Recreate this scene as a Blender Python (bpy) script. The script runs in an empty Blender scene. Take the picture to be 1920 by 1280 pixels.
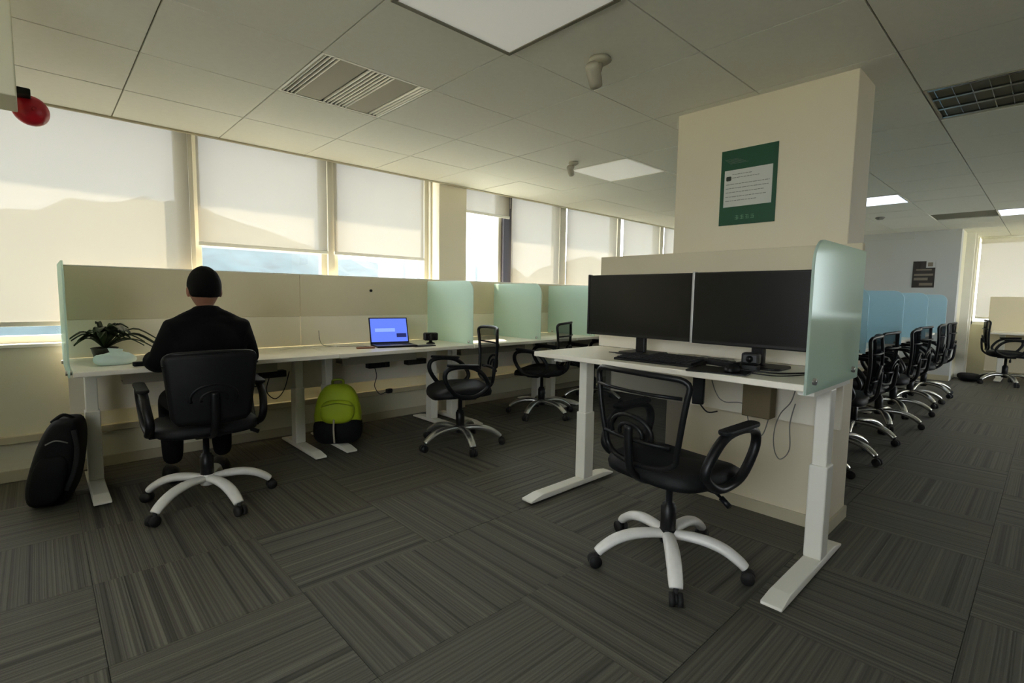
import bpy, bmesh, math, random
from mathutils import Vector, Matrix, Euler
random.seed(7)
PI = math.pi
SC = bpy.context.scene
COL = SC.collection

# ------------------------------------------------------------------ camera
def srgb(r, g, b):
    def f(c):
        c /= 255.0
        return c / 12.92 if c <= .04045 else ((c + .055) / 1.055) ** 2.4
    return (f(r), f(g), f(b), 1.0)

pitch, yaw, roll, fpx = .0891, .8176, .0153, 948.4
fh = Vector((math.cos(yaw), math.sin(yaw), 0)); rr = Vector((math.sin(yaw), -math.cos(yaw), 0))
fw = fh * math.cos(pitch) + Vector((0, 0, -math.sin(pitch)))
uu = rr.cross(fw)
rt = rr * math.cos(roll) + uu * math.sin(roll)
up = uu * math.cos(roll) - rr * math.sin(roll)
cd = bpy.data.cameras.new('camera'); cam = bpy.data.objects.new('camera', cd); COL.objects.link(cam)
cd.sensor_width = 36; cd.lens = 36 * fpx / 1920; cd.clip_start = .05; cd.clip_end = 600
M = Matrix((rt, up, -fw)).transposed().to_4x4(); M.translation = Vector((0, 0, 1.17))
cam.matrix_world = M
SC.camera = cam

# ------------------------------------------------------------------ world, sun, exposure
SC.view_settings.view_transform = 'Standard'; SC.view_settings.look = 'None'
SC.view_settings.gamma = 1.0; SC.view_settings.use_curve_mapping = False
SC.view_settings.exposure = 0.36
SC.cycles.use_denoising = True
SC.cycles.max_bounces = 10; SC.cycles.diffuse_bounces = 6; SC.cycles.transparent_max_bounces = 24
SC.cycles.sample_clamp_indirect = 4.0
SC.cycles.caustics_reflective = False; SC.cycles.caustics_refractive = False
W = bpy.data.worlds.new('sky'); SC.world = W; W.use_nodes = True
nt = W.node_tree; nt.nodes.clear()
wo = nt.nodes.new('ShaderNodeOutputWorld'); bg = nt.nodes.new('ShaderNodeBackground')
tc = nt.nodes.new('ShaderNodeTexCoord'); sx = nt.nodes.new('ShaderNodeSeparateXYZ'); cr = nt.nodes.new('ShaderNodeValToRGB')
nt.links.new(tc.outputs['Generated'], sx.inputs[0]); nt.links.new(sx.outputs['Z'], cr.inputs[0])
cr.color_ramp.elements[0].position = 0.0; cr.color_ramp.elements[0].color = (.92, .965, 1.0, 1)
cr.color_ramp.elements[1].position = .8; cr.color_ramp.elements[1].color = (.80, .88, 1.0, 1)
nt.links.new(cr.outputs[0], bg.inputs[0]); bg.inputs[1].default_value = 8.6
nt.links.new(bg.outputs[0], wo.inputs[0])
sl = bpy.data.lights.new('sun', 'SUN'); sl.energy = 15.0; sl.angle = math.radians(1.2); sl.color = (1.0, .84, .62)
so = bpy.data.objects.new('sun', sl); COL.objects.link(so); so.location = (4, 12, 16)
SUN = Vector((.42, .62, .90)).normalized()
so.rotation_euler = SUN.to_track_quat('Z', 'Y').to_euler()

# ------------------------------------------------------------------ materials
def mat(name, color=(.5, .5, .5, 1), rough=.5, metal=0.0, spec=.5, noise=0, nscale=20, bump=0, bscale=200, emit=None, estr=0, alpha=1.0):
    m = bpy.data.materials.new(name); m.use_nodes = True
    n = m.node_tree; b = n.nodes['Principled BSDF']
    b.inputs['Base Color'].default_value = color; b.inputs['Roughness'].default_value = rough
    b.inputs['Metallic'].default_value = metal; b.inputs['Specular IOR Level'].default_value = spec
    b.inputs['Alpha'].default_value = alpha
    if emit: b.inputs['Emission Color'].default_value = emit; b.inputs['Emission Strength'].default_value = estr
    if noise or bump:
        t = n.nodes.new('ShaderNodeTexCoord')
    if noise:
        nz = n.nodes.new('ShaderNodeTexNoise'); nz.inputs['Scale'].default_value = nscale; nz.inputs['Detail'].default_value = 4
        n.links.new(t.outputs['Object'], nz.inputs['Vector'])
        mx = n.nodes.new('ShaderNodeMix'); mx.data_type = 'RGBA'
        mx.inputs['A'].default_value = tuple(c * (1 - noise) for c in color[:3]) + (1,)
        mx.inputs['B'].default_value = tuple(min(1, c * (1 + noise)) for c in color[:3]) + (1,)
        n.links.new(nz.outputs['Fac'], mx.inputs['Factor']); n.links.new(mx.outputs['Result'], b.inputs['Base Color'])
    if bump:
        nb = n.nodes.new('ShaderNodeTexNoise'); nb.inputs['Scale'].default_value = bscale; nb.inputs['Detail'].default_value = 3
        n.links.new(t.outputs['Object'], nb.inputs['Vector'])
        bp = n.nodes.new('ShaderNodeBump'); bp.inputs['Strength'].default_value = bump; bp.inputs['Distance'].default_value = .002
        n.links.new(nb.outputs['Fac'], bp.inputs['Height']); n.links.new(bp.outputs['Normal'], b.inputs['Normal'])
    return m

def mixmat(name, parts):
    """parts: list of (weight, kind, colour, roughness); mixed by weight."""
    m = bpy.data.materials.new(name); m.use_nodes = True; n = m.node_tree
    n.nodes.remove(n.nodes['Principled BSDF']); out = n.nodes['Material Output']
    acc = None; tot = 0
    for w, kind, c, ro in parts:
        s = n.nodes.new('ShaderNodeBsdf' + kind); s.inputs['Color'].default_value = c
        if 'Roughness' in s.inputs and ro is not None: s.inputs['Roughness'].default_value = ro
        if acc is None: acc = s.outputs[0]; tot = w
        else:
            mx = n.nodes.new('ShaderNodeMixShader'); tot += w; mx.inputs[0].default_value = w / tot
            n.links.new(acc, mx.inputs[1]); n.links.new(s.outputs[0], mx.inputs[2]); acc = mx.outputs[0]
    n.links.new(acc, out.inputs[0]); return m

MT = {}
MT['wall'] = mat('painted wall', srgb(222, 218, 194), .75, noise=.03, nscale=3, bump=.15, bscale=120)
MT['backwall'] = mat('darkened unseen wall', srgb(104, 100, 92), .8)  # unseen rear wall, darkened to cut the light it bounces back
MT['pillar'] = mat('cream painted pillar', srgb(228, 218, 192), .7, noise=.03, nscale=2, bump=.12, bscale=120)
MT['farwall'] = mat('grey painted wall', srgb(196, 198, 196), .8, noise=.03, nscale=2)
MT['ceil'] = mat('mineral fibre tile', srgb(242, 241, 232), .85, noise=.04, nscale=35, bump=.3, bscale=260)
MT['grid'] = mat('ceiling grid', srgb(120, 116, 100), .7)
MT['trim'] = mat('painted trim', srgb(190, 182, 155), .6)
MT['frame'] = mat('painted window frame', srgb(206, 201, 184), .5)
MT['post'] = mat('dark grey aluminium', srgb(84, 82, 92), .45, .3)
MT['white'] = mat('white powder coat', srgb(238, 236, 224), .38, noise=.03, nscale=9)
MT['top'] = mat('white laminate', srgb(244, 238, 222), .32, noise=.02, nscale=6)
MT['board'] = mat('partition board', srgb(218, 208, 180), .8, noise=.03, nscale=4, bump=.2, bscale=300)
MT['board2'] = mat('cream panel', srgb(244, 237, 218), .6)
MT['black'] = mat('black plastic', srgb(17, 18, 19), .42, spec=.3, noise=.15, nscale=12)
MT['blackf'] = mat('black fabric', srgb(22, 24, 26), .9, noise=.2, nscale=60, bump=.5, bscale=500)
MT['seat'] = mat('black upholstery', srgb(14, 15, 17), .6, spec=.3, noise=.2, nscale=40, bump=.4, bscale=350)
MT['metal'] = mat('satin chrome', srgb(200, 200, 196), .25, .85)
MT['spoke'] = mat('pale grey nylon', srgb(238, 236, 230), .30, .0, noise=.12, nscale=22)
MT['dark'] = mat('dark rubber', srgb(18, 18, 18), .7)
MT['screen'] = mat('matte screen', srgb(7, 8, 8), .30, spec=.42)
MT['bezel'] = mat('monitor bezel', srgb(20, 20, 20), .4)
MT['silver'] = mat('silver edge', srgb(178, 178, 174), .35, .4)
MT['red'] = mat('red enamel', srgb(196, 28, 44), .35)
MT['shirt'] = mat('black knit shirt', srgb(11, 10, 13), .92, spec=.15, noise=.2, nscale=30, bump=.5, bscale=300)
MT['trousers'] = mat('dark trousers', srgb(14, 14, 16), .9, spec=.15, noise=.2, nscale=30)
MT['skin'] = mat('skin', srgb(150, 104, 82), .55, noise=.06, nscale=25)
MT['hair'] = mat('short black hair', srgb(10, 9, 9), .85, spec=.15, noise=.3, nscale=120, bump=.9, bscale=320)
MT['lime'] = mat('lime nylon', srgb(158, 180, 22), .65, noise=.12, nscale=10, bump=.4, bscale=200)
MT['limed'] = mat('dull lime webbing', srgb(120, 138, 22), .8)
MT['bag'] = mat('black nylon', srgb(14, 15, 17), .75, spec=.2, noise=.2, nscale=14, bump=.5, bscale=160)
MT['grey'] = mat('grey plastic', srgb(120, 120, 116), .5)
MT['greyl'] = mat('pale grey plate', srgb(178, 172, 152), .6)
MT['pot'] = mat('dark ceramic pot', srgb(52, 50, 44), .5)
MT['soil'] = mat('soil', srgb(44, 34, 26), .95)
MT['leaf'] = mat('dark green leaf', srgb(46, 58, 34), .5, noise=.25, nscale=16)
MT['tissue'] = mat('pale tissue', srgb(205, 224, 220), .8, bump=.5, bscale=60)
MT['pouch'] = mat('brown cardboard box', srgb(118, 106, 78), .8)
MT['slat'] = mat('white metal louvre', srgb(250, 248, 240), .3, .75)
MT['panel'] = mat('acrylic diffuser', srgb(236, 236, 228), .3)
MT['paneld'] = mat('dimly lit diffuser', srgb(236, 236, 228), .4, emit=(1, .98, .90, 1), estr=.16)  # slight emission keeps these panels brighter than the ceiling tiles
MT['panelr'] = mat('cool lit diffuser', srgb(230, 235, 250), .4, emit=(.72, .80, 1, 1), estr=1.8)
MT['louv'] = mat('polished louvre', srgb(150, 155, 158), .16, .95)
MT['louvd'] = mat('tray inside fixture', srgb(70, 74, 76), .35, .6)
MT['tube'] = mat('fluorescent tube glass', srgb(215, 220, 220), .2)
MT['cable'] = mat('black cable', srgb(16, 16, 16), .55)
MT['cablew'] = mat('grey cable', srgb(130, 128, 118), .55)
MT['lapscreen'] = mat('lit laptop screen', srgb(60, 80, 190), .3, emit=srgb(92, 118, 226), estr=.95)
MT['laptask'] = mat('dark screen patch', srgb(20, 24, 60), .3, emit=srgb(34, 40, 96), estr=.8)
MT['laplite'] = mat('pale screen glow', srgb(90, 120, 220), .3, emit=srgb(132, 158, 240), estr=.95)
MT['posterg'] = mat('green poster print', srgb(18, 76, 50), .45)
MT['posterw'] = mat('white poster field', srgb(206, 208, 200), .6)
MT['posterk'] = mat('grey poster print', srgb(120, 124, 118), .6)
MT['posterd'] = mat('dark poster print', srgb(36, 44, 34), .6)
MT['posterp'] = mat('pale green poster print', srgb(110, 150, 122), .6)
MT['darkposter'] = mat('dark brown poster print', srgb(50, 44, 40), .6)
MT['beigeprint'] = mat('beige poster print', srgb(128, 118, 104), .6)
MT['wood'] = mat('brown notebook', srgb(120, 76, 50), .6)
MT['hill'] = mat('haze-tinted wooded hill', srgb(34, 51, 54), 1.0, noise=.6, nscale=.5)  # distance haze is put into the base colour
MT['ext'] = mat('pale exterior concrete', srgb(190, 190, 182), .85, noise=.05, nscale=2)
MT['extground'] = mat('pale ground', srgb(176, 176, 160), 1, noise=.3, nscale=.4)  # made pale so daylight bounces up to the ceiling
MT['glassfrost'] = mixmat('frosted pale green glass', [(.46, 'Translucent', srgb(234, 250, 244), None), (.28, 'Diffuse', srgb(230, 248, 240), None), (.20, 'Transparent', srgb(226, 246, 240), None), (.08, 'Glossy', (.9, 1, .96, 1), .12)])
MT['glassblue'] = mixmat('frosted pale blue glass', [(.44, 'Translucent', srgb(214, 240, 250), None), (.40, 'Diffuse', srgb(212, 238, 250), None), (.10, 'Transparent', srgb(210, 236, 242), None), (.06, 'Glossy', (.9, 1, 1, 1), .15)])
MT['glass'] = mixmat('clear window glass', [(.93, 'Transparent', (1, 1, 1, 1), None), (.07, 'Glossy', (1, 1, 1, 1), .02)])
MT['glassedge'] = mat('polished glass edge', srgb(150, 208, 186), .2, spec=.7)
MT['fabric'] = mixmat('cream screen fabric', [(.50, 'Translucent', srgb(109, 107, 99), None), (.42, 'Diffuse', srgb(238, 228, 206), None), (.02, 'Transparent', (1, 1, 1, 1), None)])
MT['mesh'] = mixmat('black chair mesh', [(.70, 'Diffuse', srgb(22, 23, 24), None), (.30, 'Transparent', (1, 1, 1, 1), None)])

def carpet():
    m = bpy.data.materials.new('striped loop carpet'); m.use_nodes = True; n = m.node_tree; L = n.links.new
    b = n.nodes['Principled BSDF']; b.inputs['Roughness'].default_value = .62; b.inputs['Specular IOR Level'].default_value = .42
    t = n.nodes.new('ShaderNodeTexCoord'); oi = n.nodes.new('ShaderNodeObjectInfo')
    s = n.nodes.new('ShaderNodeSeparateXYZ'); L(t.outputs['Object'], s.inputs[0])
    def noise1(scale, mul):
        a = n.nodes.new('ShaderNodeMath'); a.operation = 'MULTIPLY_ADD'
        L(oi.outputs['Random'], a.inputs[0]); a.inputs[1].default_value = mul; L(s.outputs['X'], a.inputs[2])
        z = n.nodes.new('ShaderNodeTexNoise'); z.noise_dimensions = '1D'; z.inputs['Scale'].default_value = scale
        z.inputs['Detail'].default_value = 1.0; L(a.outputs[0], z.inputs['W']); return z.outputs['Fac']
    def ramp(src, p):
        r = n.nodes.new('ShaderNodeValToRGB'); e = r.color_ramp.elements
        e[0].position, e[0].color = p[0][0], (p[0][1],) * 3 + (1,); e[1].position, e[1].color = p[-1][0], (p[-1][1],) * 3 + (1,)
        for q in p[1:-1]:
            x = e.new(q[0]); x.color = (q[1],) * 3 + (1,)
        L(src, r.inputs[0]); return r.outputs[0]
    fine = ramp(noise1(95, 40), [(.36, .72), (.5, 1.0), (.62, 1.22)])
    wide = ramp(noise1(26, 90), [(.33, .42), (.39, .92), (.60, 1.03), (.67, 1.38)])
    vn = n.nodes.new('ShaderNodeTexNoise'); vn.inputs['Scale'].default_value = 320; L(t.outputs['Object'], vn.inputs['Vector'])
    tuft = ramp(vn.outputs['Fac'], [(.3, .82), (.7, 1.16)])
    def mul(a, c, fac=None):
        x = n.nodes.new('ShaderNodeMix'); x.data_type = 'RGBA'; x.blend_type = 'MULTIPLY'; x.inputs['Factor'].default_value = 1
        L(a, x.inputs['A'])
        if fac is not None: L(fac, x.inputs['Factor'])
        if hasattr(c, 'links'): L(c, x.inputs['B'])
        else: x.inputs['B'].default_value = c
        return x.outputs['Result']
    mr = n.nodes.new('ShaderNodeMapRange'); L(oi.outputs['Random'], mr.inputs[0]); mr.inputs[3].default_value = .6; mr.inputs[4].default_value = 1.0
    L(mul(mul(mul(fine, wide, mr.outputs[0]), tuft), srgb(84, 82, 73)), b.inputs['Base Color'])
    bp = n.nodes.new('ShaderNodeBump'); bp.inputs['Strength'].default_value = .6; bp.inputs['Distance'].default_value = .003
    L(fine, bp.inputs['Height']); L(bp.outputs[0], b.inputs['Normal'])
    return m
MT['carpet'] = carpet()
MT['carpetgap'] = mat('carpet backing', srgb(34, 33, 28), 1)

# ------------------------------------------------------------------ helpers
class MB:
    def __init__(s): s.v = []; s.f = []; s.sm = []
    def add(s, vs, fs, smooth=False, m=None):
        o = len(s.v)
        if m is not None: vs = [m @ Vector(v) for v in vs]
        s.v += [tuple(v) for v in vs]; s.f += [tuple(i + o for i in f) for f in fs]; s.sm += [smooth] * len(fs); return s
    def box(s, a, b, m=None):
        x0, y0, z0 = a; x1, y1, z1 = b
        return s.add([(x0, y0, z0), (x1, y0, z0), (x1, y1, z0), (x0, y1, z0), (x0, y0, z1), (x1, y0, z1), (x1, y1, z1), (x0, y1, z1)],
                     [(0, 3, 2, 1), (4, 5, 6, 7), (0, 1, 5, 4), (1, 2, 6, 5), (2, 3, 7, 6), (3, 0, 4, 7)], False, m)
    def cbox(s, c, d, m=None): return s.box([c[i] - d[i] / 2 for i in range(3)], [c[i] + d[i] / 2 for i in range(3)], m)
    def prism(s, pts, h, m=None):
        """pts: 2-D outline in XY, extruded 0..h in z, optionally placed by m."""
        n = len(pts); vs = [(x, y, 0) for x, y in pts] + [(x, y, h) for x, y in pts]
        return s.add(vs, [tuple(range(n - 1, -1, -1)), tuple(range(n, 2 * n))] + [(i, (i + 1) % n, n + (i + 1) % n, n + i) for i in range(n)], False, m)
    def lathe(s, prof, seg=20, m=None):
        vs = []; fs = []; n = len(prof)
        for k in range(seg):
            a = 2 * PI * k / seg
            vs += [(r * math.cos(a), r * math.sin(a), z) for r, z in prof]
        for k in range(seg):
            k2 = (k + 1) % seg
            for i in range(n - 1): fs.append((k * n + i, k2 * n + i, k2 * n + i + 1, k * n + i + 1))
        fs.append(tuple(k * n for k in reversed(range(seg)))); fs.append(tuple(k * n + n - 1 for k in range(seg)))
        return s.add(vs, fs, True, m)
    def tube(s, path, r, seg=8, flat=1.0, closed=False, m=None):
        """round tube along path; r may be a list; flat squashes the second axis."""
        P = [Vector(p) for p in path]; n = len(P); R = r if isinstance(r, (list, tuple)) else [r] * n
        vs = []; fs = []; prev = None
        for i in range(n):
            if closed: d = P[(i + 1) % n] - P[i - 1]
            else: d = P[min(i + 1, n - 1)] - P[max(i - 1, 0)]
            d.normalize()
            if prev is None:
                ref = Vector((0, 0, 1)) if abs(d.z) < .9 else Vector((0, 1, 0))
                a = d.cross(ref).normalized()
            else: a = (prev - d * prev.dot(d)).normalized()
            prev = a; b = d.cross(a)
            for k in range(seg):
                t = 2 * PI * k / seg; vs.append(P[i] + (a * math.cos(t) + b * math.sin(t) * flat) * R[i])
        for i in range(n if closed else n - 1):
            j = (i + 1) % n
            for k in range(seg): fs.append((i * seg + k, i * seg + (k + 1) % seg, j * seg + (k + 1) % seg, j * seg + k))
        if not closed: fs += [tuple(reversed(range(seg))), tuple(range((n - 1) * seg, n * seg))]
        return s.add(vs, fs, True, m)
    def cyl(s, p, q, r, seg=14, r2=None): return s.tube([p, q], [r, r if r2 is None else r2], seg)
    def build(s, name, material, parent=None, bevel=0, sub=0, smooth=None, loc=None):
        me = bpy.data.meshes.new(name); me.from_pydata(s.v, [], s.f)
        bm = bmesh.new(); bm.from_mesh(me); bmesh.ops.recalc_face_normals(bm, faces=bm.faces); bm.to_mesh(me); bm.free()
        for p, q in zip(me.polygons, s.sm): p.use_smooth = q if smooth is None else smooth
        me.materials.append(material)
        o = bpy.data.objects.new(name, me); COL.objects.link(o)
        if parent: o.parent = parent
        if loc: o.location = loc
        if bevel:
            b = o.modifiers.new('bevel', 'BEVEL'); b.width = bevel; b.segments = 2; b.limit_method = 'ANGLE'; b.angle_limit = math.radians(50)
        if sub:
            b = o.modifiers.new('sub', 'SUBSURF'); b.levels = sub; b.render_levels = sub
        return o

def catmull(pts, n=6, closed=False):
    P = [Vector(p) for p in pts]; out = []; N = len(P)
    for i in range(N if closed else N - 1):
        p0 = P[(i - 1) % N] if closed or i > 0 else P[0]; p1 = P[i]; p2 = P[(i + 1) % N]
        p3 = P[(i + 2) % N] if closed or i + 2 < N else P[-1]
        for k in range(n):
            t = k / n
            out.append(.5 * ((2 * p1) + (p2 - p0) * t + (2 * p0 - 5 * p1 + 4 * p2 - p3) * t * t + (3 * p1 - p0 - 3 * p2 + p3) * t ** 3))
    if not closed: out.append(P[-1])
    return out

def tag(o, label=None, cat=None, group=None, kind=None):
    if label: o['label'] = label
    if cat: o['category'] = cat
    if group: o['group'] = group
    if kind: o['kind'] = kind
    return o
def thing(name, loc=(0, 0, 0), rz=0, label=None, cat=None, group=None, kind=None):
    o = bpy.data.objects.new(name, None); COL.objects.link(o); o.location = loc; o.rotation_euler = (0, 0, rz); o.empty_display_size = .1
    return tag(o, label, cat, group, kind)
def copy_tree(o, parent=None):
    c = o.copy(); COL.objects.link(c); c.parent = parent
    for ch in list(o.children): copy_tree(ch, c)
    return c
def struct(mb, name, m, parent=None, bevel=0):
    o = mb.build(name, m, parent, bevel)
    if not parent: o['kind'] = 'structure'
    return o
def rrect(x0, y0, x1, y1, r, corners=(1, 1, 1, 1), n=6):
    """rounded rectangle outline, corners in order x0y0, x1y0, x1y1, x0y1."""
    out = []
    for (cx, cy, a0, on, px, py) in ((x0 + r, y0 + r, PI, corners[0], x0, y0), (x1 - r, y0 + r, 1.5 * PI, corners[1], x1, y0), (x1 - r, y1 - r, 0, corners[2], x1, y1), (x0 + r, y1 - r, .5 * PI, corners[3], x0, y1)):
        if not on: out.append((px, py)); continue
        for k in range(n + 1): a = a0 + .5 * PI * k / n; out.append((cx + r * math.cos(a), cy + r * math.sin(a)))
    return out
XZ = lambda y, : Matrix(((1, 0, 0, 0), (0, 0, -1, y), (0, 1, 0, 0), (0, 0, 0, 1)))       # outline (x, z), extruded towards -y
YZ = lambda x: Matrix(((0, 0, 1, x), (1, 0, 0, 0), (0, 1, 0, 0), (0, 0, 0, 1)))          # outline (y, z), extruded towards +x

# ------------------------------------------------------------------ the room
HC = 2.257
XL, XR, YB, YW = -1.4, 12.6, -3.0, 4.25
GX, GY, TS = .398, .55, .6          # ceiling grid origin and pitch
FX, FY = .105, .73                  # carpet grid origin

fl = struct(MB().box((XL - .2, YB - .2, -.15), (XR + .2, YW + .4, -.007)), 'floor', MT['carpetgap'])
tile_me = None
NOSWAP = {(2, 1), (3, 1), (0, 3)}
for i in range(-2, 20):
    for j in range(-2, 6):
        x = FX + i * TS; y = FY + j * TS
        if y + TS > YW + .1: continue
        if tile_me is None:
            o = MB().box((-.2990, -.2990, -.007), (.2990, .2990, 0)).build('carpet_tile', MT['carpet'], fl); tile_me = o.data
        else:
            o = bpy.data.objects.new('carpet_tile', tile_me); COL.objects.link(o); o.parent = fl
        o.location = (x + .3, y + .3, random.uniform(-.0006, .0004))
        ydir = ((i + j) % 2 == 0) != ((i, j) in NOSWAP)
        o.rotation_euler = (0, 0, (0 if ydir else PI / 2) + PI * random.randint(0, 1))
struct(MB().box((XL, 4.13, -.007), (XR, YW, -.0005)).box((XL, YB, -.007), (XR, FY - 2 * TS, -.0005)).box((FX + 20 * TS, FY - 2 * TS, -.007), (XR, 4.13, -.0005)).box((XL, FY - 2 * TS, -.007), (FX - 2 * TS, 4.13, -.0005)), 'carpet_border', MT['carpet'], fl)

cl = struct(MB().box((XL - .2, YB - .2, HC + .012), (XR + .2, 4.15, HC + .16)), 'ceiling', MT['grid'])
FIX = {(1, 3), (1, 1), (5, 3), (5, -1), (5, -2), (10, 1), (13, -1), (13, 0)}   # cells that hold fixtures
ct_me = None
for i in range(-3, 20):
    for j in range(-3, 6):
        if (i, j) in FIX: continue
        x = GX + i * TS; y = GY + j * TS
        if ct_me is None:
            o = MB().box((-.2965, -.2965, 0), (.2965, .2965, .012)).build('ceiling_tile', MT['ceil'], cl); ct_me = o.data
        else:
            o = bpy.data.objects.new('ceiling_tile', ct_me); COL.objects.link(o); o.parent = cl
        o.location = (x + .3, y + .3, HC + random.uniform(-.0008, .0012)); 
struct(MB().box((XL, YB, HC), (XR, GY - 3 * TS - .004, HC + .012)).box((XL, 4.128, HC - .012), (XR, 4.15, HC + .012)), 'ceiling_edge_strip', MT['trim'], cl)

# window wall: low wall, pocket above, column, piers
SILL = .815
ww = struct(MB().box((XL, YW, -.01), (XR, YW + .22, SILL)).box((XL, YW + .02, 2.42), (XR, YW + .22, 2.75)).box((XL, 4.15, 2.42), (XR, YW + .22, 2.6)), 'wall_window', MT['wall'])
struct(MB().box((XL, YW - .02, SILL), (XR, YW + .17, SILL + .022)), 'trim_1', MT['white'], None, .004)
struct(MB().box((XL, YW - .045, .24), (XR, YW, .285)), 'trim_2', MT['trim'], None, .004)
struct(MB().box((XL, YW - .014, 0), (XR, YW, .07)), 'baseboard_window', MT['trim'], None, .003)
struct(MB().box((2.90, 4.155, 0), (3.235, YW + .22, 2.42)), 'column', MT['pillar'], None, .004)['label'] = 'cream painted column between the windows'
LW = (-.7, 1.2); BW = (6.3, 11.2)
struct(MB().box((XL - .2, YB - .2, 0), (XL, YW + .22, .8)).box((XL - .2, YB - .2, 2.3), (XL, YW + .22, 2.6)).box((XL - .2, YB - .2, .8), (XL, LW[0], 2.3)).box((XL - .2, LW[1], .8), (XL, YW + .22, 2.3)), 'wall_left', MT['wall'])
struct(MB().box((XL, YB - .2, 0), (XR, YB, .8)).box((XL, YB - .2, 2.3), (XR, YB, 2.6)).box((XL, YB - .2, .8), (BW[0], YB, 2.3)).box((BW[1], YB - .2, .8), (XR, YB, 2.3)), 'wall_back', MT['backwall'])
for nm, ax in (('window_11', 0), ('window_12', 1)):  # both windows are out of view, added to bring in more daylight
    w = tag(thing(nm), kind='structure'); fr = MB(); L0, L1 = (LW if ax == 0 else BW); nb = 4 if ax == 0 else 6
    def wbox(m_, a, b_, z0, z1, t=.03):
        c = (XL - .1) if ax == 0 else (YB - .1)
        return m_.box((c - t, a, z0), (c + t, b_, z1)) if ax == 0 else m_.box((a, c - t, z0), (b_, c + t, z1))
    for q in range(nb + 1):
        e = L0 + (L1 - L0) * q / nb; e = min(max(e, L0 + .03), L1 - .03); wbox(fr, e - .03, e + .03, .8, 2.3)
    wbox(fr, L0, L1, .8, .85); wbox(fr, L0, L1, 2.25, 2.3); fr.build('window_frame', MT['frame'], w)
    wbox(MB(), L0 + .06, L1 - .06, .85, 2.25, .004).build('pane', MT['glass'], w)
# far end: grey wall with a window bay beside it
struct(MB().box((9.95, 1.0, 0), (10.15, YW, 2.6)), 'wall_far', MT['farwall'])
struct(MB().box((10.15, 1.0, 0), (XR, 1.12, 2.6)), 'wall_return', MT['wall'])
struct(MB().box((11.4, YB, 0), (11.6, 1.0, .82)).box((11.4, YB, 2.30), (11.6, 1.0, 2.6)), 'wall_end', MT['wall'])
struct(MB().box((9.93, 1.0, 0), (9.95, YW, .08)), 'baseboard_far', MT['trim'])
struct(MB().box((9.93, 1.55, HC - .10), (10.0, YW, HC)), 'trim_3', MT['farwall'])
wf = tag(thing('window_9'), kind='structure')
m_ = MB()
for y in (-3, -1.9, -.8, .1, .95): m_.box((11.44, y - .03, .82), (11.52, y + .03, 2.30))
m_.box((11.44, YB, .82), (11.52, 1.0, .87)).box((11.44, YB, 2.25), (11.52, 1.0, 2.30)); m_.build('window_frame', MT['white'], wf)
MB().box((11.475, YB, .87), (11.485, 1.0, 2.25)).build('pane', MT['glass'], wf)
struct(MB().box((10.55, .90, 0), (10.62, 1.0, HC)).box((10.9, .90, 0), (10.97, 1.0, HC)), 'trim_4', MT['white'])

# pillar
pl = struct(MB().box((2.86, .70, 0), (3.15, 1.62, HC + .01)), 'pillar', MT['pillar'], None, .004)
pl['label'] = 'cream square pillar carrying the green poster'
struct(MB().box((2.848, .688, 0), (3.162, 1.632, .065)), 'baseboard_pillar', MT['trim'], None, .002)

# hanging bulkhead at the left
struct(MB().box((XL, 2.50, 1.83), (-.018, 2.72, HC)), 'bulkhead', MT['wall'], None, .004)['label'] = 'pale bulkhead box under the ceiling at far left'

# ------------------------------------------------------------------ windows, blinds
PY = YW + .10
bays = [(-1.36, .80), (.86, 1.84), (1.90, 2.88), (3.24, 3.86), (3.98, 4.80), (4.92, 6.02), (6.10, 7.15), (7.25, 8.3), (8.4, 9.9)]
for k, (a, b) in enumerate(bays[:8] + bays[8:]):
    n = k + 1 if k < 8 else 10
    w = tag(thing('window_%d' % n, (0, 0, 0)), kind='structure')
    z0, z1 = SILL + .022, 2.42
    fr = MB().box((a, PY - .03, z0), (a + .045, PY + .03, z1)).box((b - .045, PY - .03, z0), (b, PY + .03, z1)).box((a, PY - .03, z0), (b, PY + .03, z0 + .045)).box((a, PY - .03, z1 - .04), (b, PY + .03, z1))
    fr.build('window_frame', MT['frame'], w, .003)
    MB().box((a + .045, PY - .004, z0 + .045), (b - .045, PY + .004, z1 - .04)).build('pane', MT['glass'], w)
m_ = MB()
for a, b in ((.80, .86), (1.84, 1.90), (2.88, 2.92), (4.80, 4.92), (6.02, 6.10), (7.15, 7.25), (8.3, 8.4)):
    m_.box((a, PY - .07, SILL + .022), (b, PY + .07, 2.42))
struct(m_, 'trim_5', MT['frame'], None, .003)['label'] = 'painted posts between the window bays'
struct(MB().box((3.86, PY - .07, SILL + .022), (3.98, PY + .07, 2.42)), 'trim_6', MT['post'], None, .003)['label'] = 'dark grey window post past the cream column'
struct(MB().box((3.4, YB - 2.0, 2.36), (12.4, YB - .2, 2.5)), 'added_sky_slab', MT['ext'])['label'] = 'added slab blocking the sky above the unseen rear windows'  # added out of view so mostly ground bounce enters the rear windows
# outside canopy and rail that shade the upper blinds
struct(MB().box((XL, YW + .22, 2.50), (12, YW + .50, 2.62)), 'canopy', MT['ext'])['label'] = 'concrete sun shelf outside above the windows'

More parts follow.
